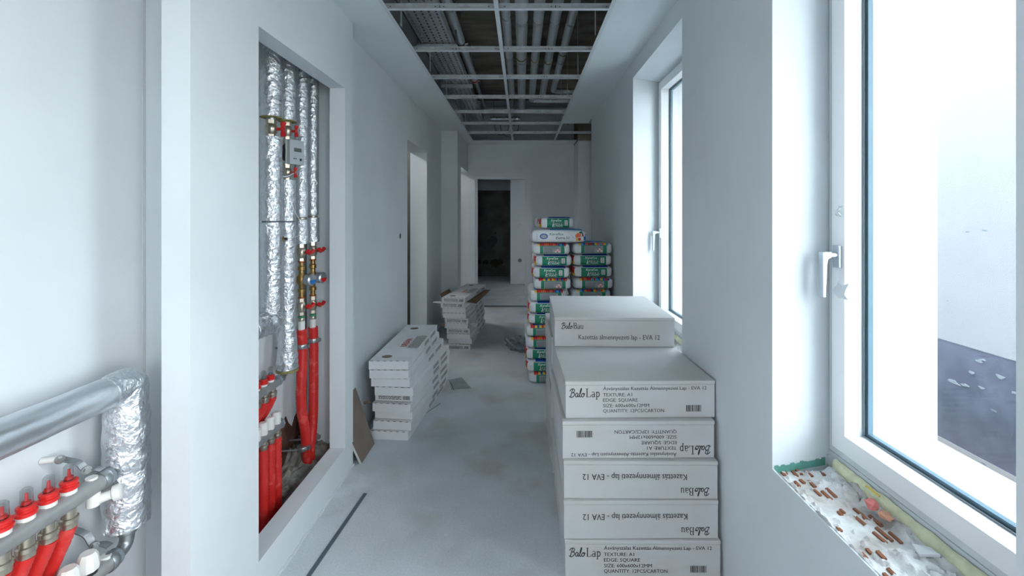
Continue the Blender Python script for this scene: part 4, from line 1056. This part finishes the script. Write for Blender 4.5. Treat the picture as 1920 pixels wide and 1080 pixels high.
# 3 and 4 with pumps
def riser(Y, r, dy, label, bulb, bm_):
    t = thing('foil_riser', label, 'pipe', (XP, Y, 1.2), group='foil-wrapped risers in the wall niche')
    foil_run('foil_sleeve', XP, Y, zz(407+dy, Y), 3.1, r, t)
    collar('seam_ring', XP, Y, zz(412+dy, Y), r*.8, .012, t, NICKEL)
    foil_run('foil_sleeve', XP, Y, zz(457+dy, Y), zz(412+dy, Y), r*1.08, t, jit=.09)
    ball_valve(XP, Y, zz(490+dy, Y), zz(457+dy, Y), .021, t, 'H', .012)
    collar('copper_ring', XP, Y, zz(492+dy, Y), .017, .008, t, COPPER)
    mb = MB(); q = zz(492+dy, Y); e = zz(556+dy, Y); L = q-e
    mb.lathe((XP, Y, e), [(0, .013), (L*.12, .013), (L*.13, .018), (L*.22, .018), (L*.24, .013), (L*.34, .014), (L*.42, .024), (L*.58, .024), (L*.66, .014), (L*.76, .013), (L*.78, .018), (L*.88, .018), (L*.9, .012), (L, .012)], (0, 0, 1), 16)
    obj('brass_body', mb, BRASS, t, smooth=35, world=True)
    zc = e+L*.5
    mb = MB(); mb.lathe((XP+.02, Y, zc), [(0, .016), (.012, .022)], (1, -.25, 0), 18); obj('brass_neck', mb, BRASS, t, smooth=35, world=True)
    mb = MB(); mb.lathe((XP+.030, Y-.004, zc), [(0, .029), (.030, .030), (.036, .024)], (1, -.25, 0), 24); c_ = obj('thermostat_cap', mb, ALU, t, smooth=40, world=True)
    mb = MB(); ax = Vector((1, -.25, 0)).normalized(); u = Vector((0, 0, 1)).cross(ax).normalized(); o0 = Vector((XP+.030, Y-.004, zc))+ax*.037
    pl = [o0+u*(.022*math.cos(a))+Vector((0, 0, 1))*(.022*math.sin(a)-.001) for a in [PI+PI*k/10 for k in range(11)]]
    mb.add([*pl, *[p+ax*.001 for p in pl]], [tuple(range(11)), tuple(range(11, 22))[::-1]]+[(k, (k+1) % 11, 11+(k+1) % 11, 11+k) for k in range(11)])
    mb.shift(-Vector(t.location)); obj('coloured_segment', mb, bm_, c_)
    collar('copper_ring', XP, Y, zz(559+dy, Y), .017, .008, t, COPPER)
    ball_valve(XP, Y, zz(591+dy, Y), zz(559+dy, Y), .021, t, 'H', .012)
    collar('green_ring', XP, Y, zz(596+dy, Y), .017, .010, t, GREENP)
    collar('press_sleeve', XP, Y, zz(602+dy, Y), .017, .016, t, NICKEL)
    mb = MB(); mb.tube([(XP, Y, zz(602+dy, Y)), (XP, Y, zz(618+dy, Y))], .0165, 16); obj('white_pipe_end', mb, WHITEP, t, smooth=40, world=True)
riser(Y3, r3, 0, 'third foil-wrapped riser in the niche, with red valves and a blue-marked cap', 'blue', BLUEP)
riser(Y4, r4, -4, 'rightmost foil-wrapped riser in the niche, with red valves and a red-marked cap', 'red', REDP)
def hose(name, pts, r, label, group, m=REDH, cat='hose'):
    P = spline(pts, 10); n = len(P); Q = []; 
    for i in range(n-1):
        a, b = Vector(P[i]), Vector(P[i+1]); k = max(1, int((b-a).length/.006))
        Q += [a.lerp(b, j/k) for j in range(k)]
    Q.append(Vector(P[-1])); mb = MB()
    mb.tube(Q, [r*(1+(.035 if i % 2 else -.02)) for i in range(len(Q))], 14, jit=.05, freq=60)
    return tag(obj(name, mb, m, smooth=60), label, cat, group)
GH = 'red corrugated hoses below the risers'
hose('red_hose', [(XP, Y3, zz(617, Y3)), (XP, Y3+.01, .72), (XP+.0, Y3-.005, .45), (XP+.01, Y3+.02, .28), (XP+.0, Y3+.06, .12), (XP, Y3+.07, .02)], .0245, 'red hose below the blue-marked cap in the niche, left of the long pair', GH)
hose('red_hose', [(XP, Y4, zz(613, Y4)), (XP, Y4+.008, .72), (XP, Y4+.008, .45), (XP, Y4+.0, .28), (XP-.0, Y4-.03, .15), (XP, Y4-.02, .02)], .0245, 'red hose below the red-marked cap in the niche, right of the long pair', GH)
def clamp(Y, z, r, label):
    t = thing('hose_clamp', label, 'pipe clamp', (XP, Y, z), group='clamps on the red hoses')
    mb = MB(); mb.lathe((XP, Y, z-.011), [(0, r*1.13), (.003, r*1.18), (.019, r*1.18), (.022, r*1.13)], (0, 0, 1), 20); obj('ring', mb, STEEL, t, smooth=40, world=True)
    mb = MB(); mb.box(XP+r*.9, XP+r*1.5, Y-.006, Y+.012, z-.009, z+.009); obj('screw_lug', mb, STEEL, t, world=True)
    mb = MB(); mb.tube([(XB, Y-.035, z), (XP-r*.5, Y-r, z)], .005, 8); obj('stud', mb, STEEL, t, world=True)
for Y, z, lab in ((Y3+.002, zz(649, Y3), 'upper clamp on the left red hose in the niche'), (Y4+.006, zz(638, Y4), 'upper clamp on the right red hose in the niche'),
                  (Y3+.012, zz(842, Y3), 'lower clamp on the left red hose in the niche'), (Y4+.002, zz(820, Y4), 'lower clamp on the right red hose in the niche')):
    clamp(Y, z, .0245, lab)
# heat meter
t = thing('heat_meter', 'grey heat meter box with small display on the second riser in the niche', 'meter', (XP+.03, Y2+.01, zz(285, Y2)))
z0, z1 = zz(309, Y2), zz(262, Y2)-.002
M = Matrix.Translation((XP+.030, Y2+.006, 0)) @ Matrix.Rotation(R(66), 4, 'Z')
mb = MB(); mb.box(-.040, .040, 0, .012, z0+.004, z1); mb.xf(M); obj('back_plate', mb, WHITEP, t, bevel=.002, world=True)
mb = MB(); mb.box(-.040, .040, -.022, -.0005, z0, z1); mb.xf(M); box_ = obj('meter_case', mb, METER, t, bevel=.004, world=True)
mb = MB(); mb.box(-.018, .022, -.0235, -.0222, z0+.062, z0+.080); mb.xf(M); obj('display', mb, LCD, t, world=True)
mb = MB(); mb.lathe((.018, -.0222, z0+.025), [(0, .006), (.002, .006)], (0, -1, 0), 14); mb.xf(M); obj('button', mb, BLACKP, t, world=True)
mb = MB(); mb.box(-.022, -.004, -.0232, -.0222, z0+.026, z0+.030); mb.xf(M); obj('small_print', mb, INKG, t, world=True)
for i, d in enumerate((0, .008, .016)):
    mb = MB(); mb.tube(spline([(XP+.04+d*.6, Y2+.012-d, z0), (XP+.035+d*.4, Y2+.0, z0-.035), (XP+.02, Y2-.04, z0-.055-d*.5), (XP+.0, Y2-.07, z0-.06)], 6), .003, 8); obj('cable', mb, GASKET if i != 1 else WHITEP, t, smooth=60, world=True)
# sensor on riser 1 with its thin lead
t = thing('pipe_sensor', 'brass sensor plug with thin wire on the leftmost riser in the niche', 'sensor', (XP, Y1, zz(449, Y1)))
zc = zz(449, Y1)
mb = MB(); mb.lathe((XP+r1*.62, Y1+.028, zc), [(0, .014), (.012, .014)], (.8, .6, 0), 6); obj('plug', mb, BRASS, t, world=True)
mb = MB(); mb.lathe((XP+r1*.62+.010, Y1+.036, zc), [(0, .007), (.014, .006)], (.8, .6, 0), 10); obj('probe', mb, BLACKP, t, world=True)
mb = MB(); mb.tube(spline([(XP+r1+.006, Y1+.045, zc), (XP+.055, Y2, zc+.012), (XP+.055, Y2+.05, zc+.05), (XP+.04, Y2+.0, zc+.12), (XP+.042, Y2-.06, zc+.2)], 8), .0015, 6); obj('wire', mb, WHITEP, t, smooth=60, world=True)

# ---- manifolds
XM = -1.135
def flow_meter(Y, z, parent, s=1):
    mb = MB(); mb.lathe((XM, Y, z), [(0, .016*s), (.010*s, .016*s)], (0, 0, 1), 12); c0 = obj('meter_seat', mb, WHITEP, parent, smooth=40, world=True)
    L = Vector(parent.location)
    mb = MB(); mb.lathe((XM, Y, z+.010*s), [(0, .017*s), (.002*s, .0195*s), (.009*s, .0195*s), (.011*s, .016*s), (.015*s, .016*s), (.017*s, .018*s), (.022*s, .018*s), (.024*s, .014*s)], (0, 0, 1), 16); mb.shift(-L); obj('red_ring', mb, REDP, c0, smooth=35)
    mb = MB(); mb.lathe((XM, Y, z+.034*s), [(0, .0115*s), (.034*s, .011*s), (.038*s, .007*s)], (0, 0, 1), 16); mb.shift(-L); obj('sight_glass', mb, CLEARP, c0, smooth=40)
    mb = MB(); mb.lathe((XM, Y, z+.036*s), [(0, .0085*s), (.006*s, .0085*s), (.0065*s, .004*s), (.024*s, .003*s)], (0, 0, 1), 12); mb.shift(-L); obj('float', mb, REDP if s == 1 else GASKET, c0, smooth=40)
def bar(nm, y0, y1, z, r, label, square=False):
    t = thing(nm, label, 'manifold', (XM, y1, z))
    mb = MB()
    if square: mb.box(XM-r, XM+r, y0, y1, z-r*.9, z+r*.9)
    else: mb.tube([(XM, y0+(y1-y0)*i/8, z) for i in range(9)], r, 24)
    obj('header_bar', mb, BARM, t, smooth=40, world=True, bevel=.004 if square else 0)
    return t
def outlets(t, Ys, z, group, lab, r=.0165, zend=.02, back=0, zb=0):
    for i, Y in enumerate(Ys):
        mb = MB(); mb.lathe((XM, Y, z-.046), [(0, .0165), (.012, .0175), (.014, .019), (.024, .019), (.026, .015), (.046, .015)], (0, 0, 1), 16); obj('outlet_nut', mb, NICKEL, t, smooth=35, world=True)
        pts = [(XM, Y, z-.044), (XM-back*.25, Y, z-.08), (XM-back, Y-.002, zb+.035), (XM-back, Y-.002, zb-.04), (XM-back, Y-.004, zend)] if back else [(XM, Y, z-.044), (XM, Y-.002, z-.12), (XM+.004, Y-.006, (z-.05)*.5), (XM, Y, zend)]
        hose('red_hose', pts, r, lab(i), group)
# near left manifold, upper bar
zu = .692
t = bar('heating_manifold', .15, 1.222, zu, .0225, 'upper grey heating manifold bar below the big silver pipe at the left edge')
Yu = [1.126-.0485*k for k in range(0, 9)]
for Y in Yu: flow_meter(Y, zu+.0205, t)
od = ['first', 'second', 'third', 'fourth', 'fifth', 'sixth', 'seventh', 'eighth', 'ninth']
for k in range(1): pass
outlets(t, Yu[:6], zu-.018, 'red hoses under the near left upper manifold', lambda i: f'{od[i]} red hose from the right end of the upper left-edge manifold', back=.056, zb=.455)
mb = MB(); mb.lathe((XM, 1.185, zu+.02), [(0, .013), (.006, .013)], (0, 0, 1), 12); obj('bleed_plug', mb, WHITEP, t, smooth=40, world=True)
collar('end_cap', XM, 1.222, zu, .024, .014, t, GASKET, (0, 1, 0))
mb = MB(); mb.lathe((XM, 1.19, zu-.052), [(0, .015), (.035, .015)], (0, 0, 1), 14); obj('drain_neck', mb, WHITEP, t, smooth=40, world=True)
mb = MB(); mb.lathe((XM+.004, 1.195, zu-.040), [(0, .012), (.03, .012), (.034, .020), (.048, .021), (.052, .015)], (.75, .5, .15), 16); obj('drain_cock', mb, WHITEP, t, smooth=40, world=True)
# lower bar
zl = .455
t = bar('heating_manifold', .15, 1.245, zl, .022, 'lower grey heating manifold bar at the bottom left corner')
Yl = [1.175-.0505*k for k in range(8)]
for Y in Yl:
    mb = MB(); mb.lathe((XM, Y, zl+.016), [(0, .020), (.010, .020)], (0, 0, 1), 16); c0 = obj('cap_seat', mb, BLACKP, t, smooth=40, world=True)
    mb = MB(); mb.lathe((XM, Y, zl+.026), [(0, .023), (.005, .025), (.036, .021), (.045, .016)], (0, 0, 1), 10); mb.shift(-Vector(t.location)); obj('white_cap', mb, WHITEP, c0, smooth=30)
outlets(t, Yl[:4], zl-.018, 'red hoses under the near left lower manifold', lambda i: f'{od[i]} red hose from the right end of the lower left-edge manifold')
mb = MB(); mb.lathe((XM, 1.225, zl+.018), [(0, .013), (.008, .013)], (0, 0, 1), 12); obj('bleed_plug', mb, WHITEP, t, smooth=40, world=True)
collar('end_cap', XM, 1.245, zl, .0235, .014, t, GASKET, (0, 1, 0))
# brackets holding the bars
def bracket(z, Y, label, s):
    t = thing('manifold_bracket', label, 'bracket', (XM, Y, z))
    mb = MB(); mb.lathe((XM, Y-.010, z), [(0, .0255), (.004, .027), (.016, .027), (.020, .0255)], (0, 1, 0), 20); obj('clip_ring', mb, STEEL, t, smooth=40, world=True)
    pts = spline([(XM, Y+.002, z+s*.028), (XM-.010, Y-.006, z+s*.036), (XM-.03, Y-.015, z+s*.040), (XM-.045, Y-.02, z+s*.060), (XM-.075, Y-.035, z+s*.078)], 5)
    mb = MB()
    for a, b in zip(pts, pts[1:]):
        a, b = Vector(a), Vector(b); w = Vector((0, .010, 0)); d = (b-a).normalized(); nn_ = d.cross(Vector((0, 1, 0)))*.0016
        mb.add([a-w-nn_, a+w-nn_, b+w-nn_, b-w-nn_, a-w+nn_, a+w+nn_, b+w+nn_, b-w+nn_], [(0,3,2,1),(4,5,6,7),(0,1,5,4),(1,2,6,5),(2,3,7,6),(3,0,4,7)])
    obj('bent_strap', mb, STEEL, t, world=True)
    for p in (pts[-1], pts[9]):
        mb = MB(); mb.lathe(Vector(p)+Vector((.002, -.004, 0)), [(-.002, .011), (.002, .011)], (.8, -.6, 0), 16); mb.lathe(Vector(p)+Vector((.004, -.005, 0)), [(0, .007), (.007, .007)], (.8, -.6, 0), 6); obj('bolt', mb, STEEL, t, smooth=30, world=True)
    mb = MB(); p = Vector(pts[-1]); mb.tube([p, (XB+.001, p.y-.012, p.z)], .008, 10); obj('wall_spacer', mb, WHITEP, t, smooth=40, world=True)
bracket(zu, 1.214, 'steel bracket holding the end of the upper left-edge manifold', 1)
bracket(zl, 1.236, 'bent steel bracket holding the end of the lower left-edge manifold', 1.5)

# big silver pipe with its wrapped drop
t = thing('silver_pipe', 'big silver insulated pipe running along the left wall and dropping at its end', 'pipe', (XM, 1.29, .5))
ZP = .922; YE = 1.285
mb = MB(); n = 60; mb.tube([(XM, .1+(YE-.02-.1)*i/n, ZP) for i in range(n+1)], .0425, 28, jit=.025, freq=24); obj('smooth_foil_run', mb, FOILS, t, smooth=60, world=True)
mb = MB(); pts = spline([(XM, YE-.06, ZP), (XM, YE-.015, ZP+.004), (XM, YE+.012, ZP-.006), (XM, YE+.012, ZP-.05)], 6); mb.tube(pts, [.044]*8+[.046]*(len(pts)-8), 28, jit=.05, freq=40); obj('foil_corner', mb, FOIL, t, smooth=60, world=True)
mb = MB(); n = 44; z0_, z1_ = ZP+.0, .525
for _ in (0,):
    pts = [(XM, YE+.006, z0_+(z1_-z0_)*i/n) for i in range(n+1)]; mb.tube(pts, [.044+.010*min(1, i/12) + .0012*math.sin(i*.9) for i in range(n+1)], 36, jit=.05, freq=30)
obj('crumpled_foil_drop', mb, FOIL, t, smooth=70, world=True)
mb = MB(); pts = spline([(XM, YE+.008, .53), (XM, YE+.008, .50), (XM, YE+.004, .472), (XM, YE-.012, .458), (XM, YE-.03, .456)], 5); mb.tube(pts, .0175, 18); obj('elbow_fitting', mb, STEEL, t, smooth=50, world=True)
collar('fitting_band', XM, YE+.008, .497, .0235, .012, t, STEEL)
collar('fitting_band', XM, YE+.008, .515, .020, .010, t, STEEL)

# manifold in the niche
zu2, zl2 = .640, .432
t = bar('heating_manifold', 1.55, 2.085, zu2, .019, 'upper grey manifold bar inside the wall niche', True)
for Y in (2.03, 1.975, 1.92, 1.865): flow_meter(Y, zu2+.016, t, .95)
collar('end_bracket', XM, 2.080, zu2, .026, .014, t, GASKET, (0, 1, 0), 8)
mb = MB(); mb.tube([(XM, 2.09, zu2-.004), (XM, 2.135, zu2-.004)], .015, 14); obj('end_coupling', mb, STEEL, t, smooth=40, world=True)
outlets(t, (2.045, 1.985, 1.925), zu2-.012, 'red hoses under the niche upper manifold', lambda i: f'{["rightmost", "middle", "left"][i]} red hose from the upper manifold inside the niche', .0185, back=.056, zb=.432)
t = bar('heating_manifold', 1.55, 2.105, zl2, .0175, 'lower grey manifold bar with white caps inside the wall niche', True)
for Y in (2.075, 2.022, 1.969, 1.916):
    mb = MB(); mb.lathe((XM+.0, Y, zl2+.012), [(0, .018), (.006, .0205), (.048, .0205), (.056, .014)], (0, 0, 1), 16); obj('white_cap', mb, WHITEP, t, smooth=35, world=True)
collar('end_bracket', XM, 2.100, zl2, .026, .014, t, GASKET, (0, 1, 0), 8)
outlets(t, (2.085, 2.03, 1.975), zl2-.010, 'red hoses under the niche lower manifold', lambda i: f'{["rightmost", "middle", "left"][i]} red hose from the lower manifold inside the niche', .0195, zend=.02)

# broken wall foot and rubble behind the niche sill
mb = MB(); rn = random.Random(9)
pl = [(2.18, .02), (2.20, .12), (2.25, .17), (2.28, .27), (2.30, .31), (2.335, .345), (2.35, .325), (2.375, .345), (2.40, .30), (2.44, .26), (2.47, .30), (2.52, .33), (2.56, .29), (2.60, .27), (2.68, .20), (2.75, .02)]
n = len(pl); mb.add([(XB+.004, a, b) for a, b in pl]+[(XB+.0005, a, b) for a, b in pl], [tuple(range(n)), tuple(range(n, 2*n))[::-1]]+[(k, n+k, n+(k+1) % n, (k+1) % n) for k in range(n)])
obj('broken_brick', mb, BRICKD, bpy.data.objects['wall_left'])
rn = random.Random(12)
mb = MB(); nx_, ny_ = 12, 44; vs = []
for j in range(ny_+1):
    y = 1.95+.85*j/ny_
    for i in range(nx_+1):
        x = XB+.005+.205*i/nx_
        k = .15*math.exp(-((y-2.50)/.17)**2)+.05*math.exp(-((y-2.25)/.12)**2)
        vs.append((x, y, .02+k*(1-.35*i/nx_)*(1+.5*noise.noise(Vector((x*16, y*16, 3))))+.022*noise.noise(Vector((x*45, y*45, 0)))+.012*noise.noise(Vector((x*110, y*110, 0)))))
mb.add(vs, [(j*(nx_+1)+i, j*(nx_+1)+i+1, (j+1)*(nx_+1)+i+1, (j+1)*(nx_+1)+i) for j in range(ny_) for i in range(nx_)])
tag(obj('rubble_heap', mb, RUBBLE), 'rough grey mortar rubble heaped at the foot of the wall niche', 'rubble', kind='stuff')
for i, (x, y, z, r) in enumerate(((-1.10, 2.13, .05, .030), (-1.09, 2.22, .085, .026), (-1.16, 2.17, .07, .028), (-1.07, 2.30, .09, .024))):
    lump('mortar_chunk', (x, y, z), r, RUBBLE, ('front', 'second', 'rear, wall-side', 'farthest')[i]+' loose mortar chunk on the rubble at the foot of the niche', 'rubble', (1, 1.2, .7), i+3)
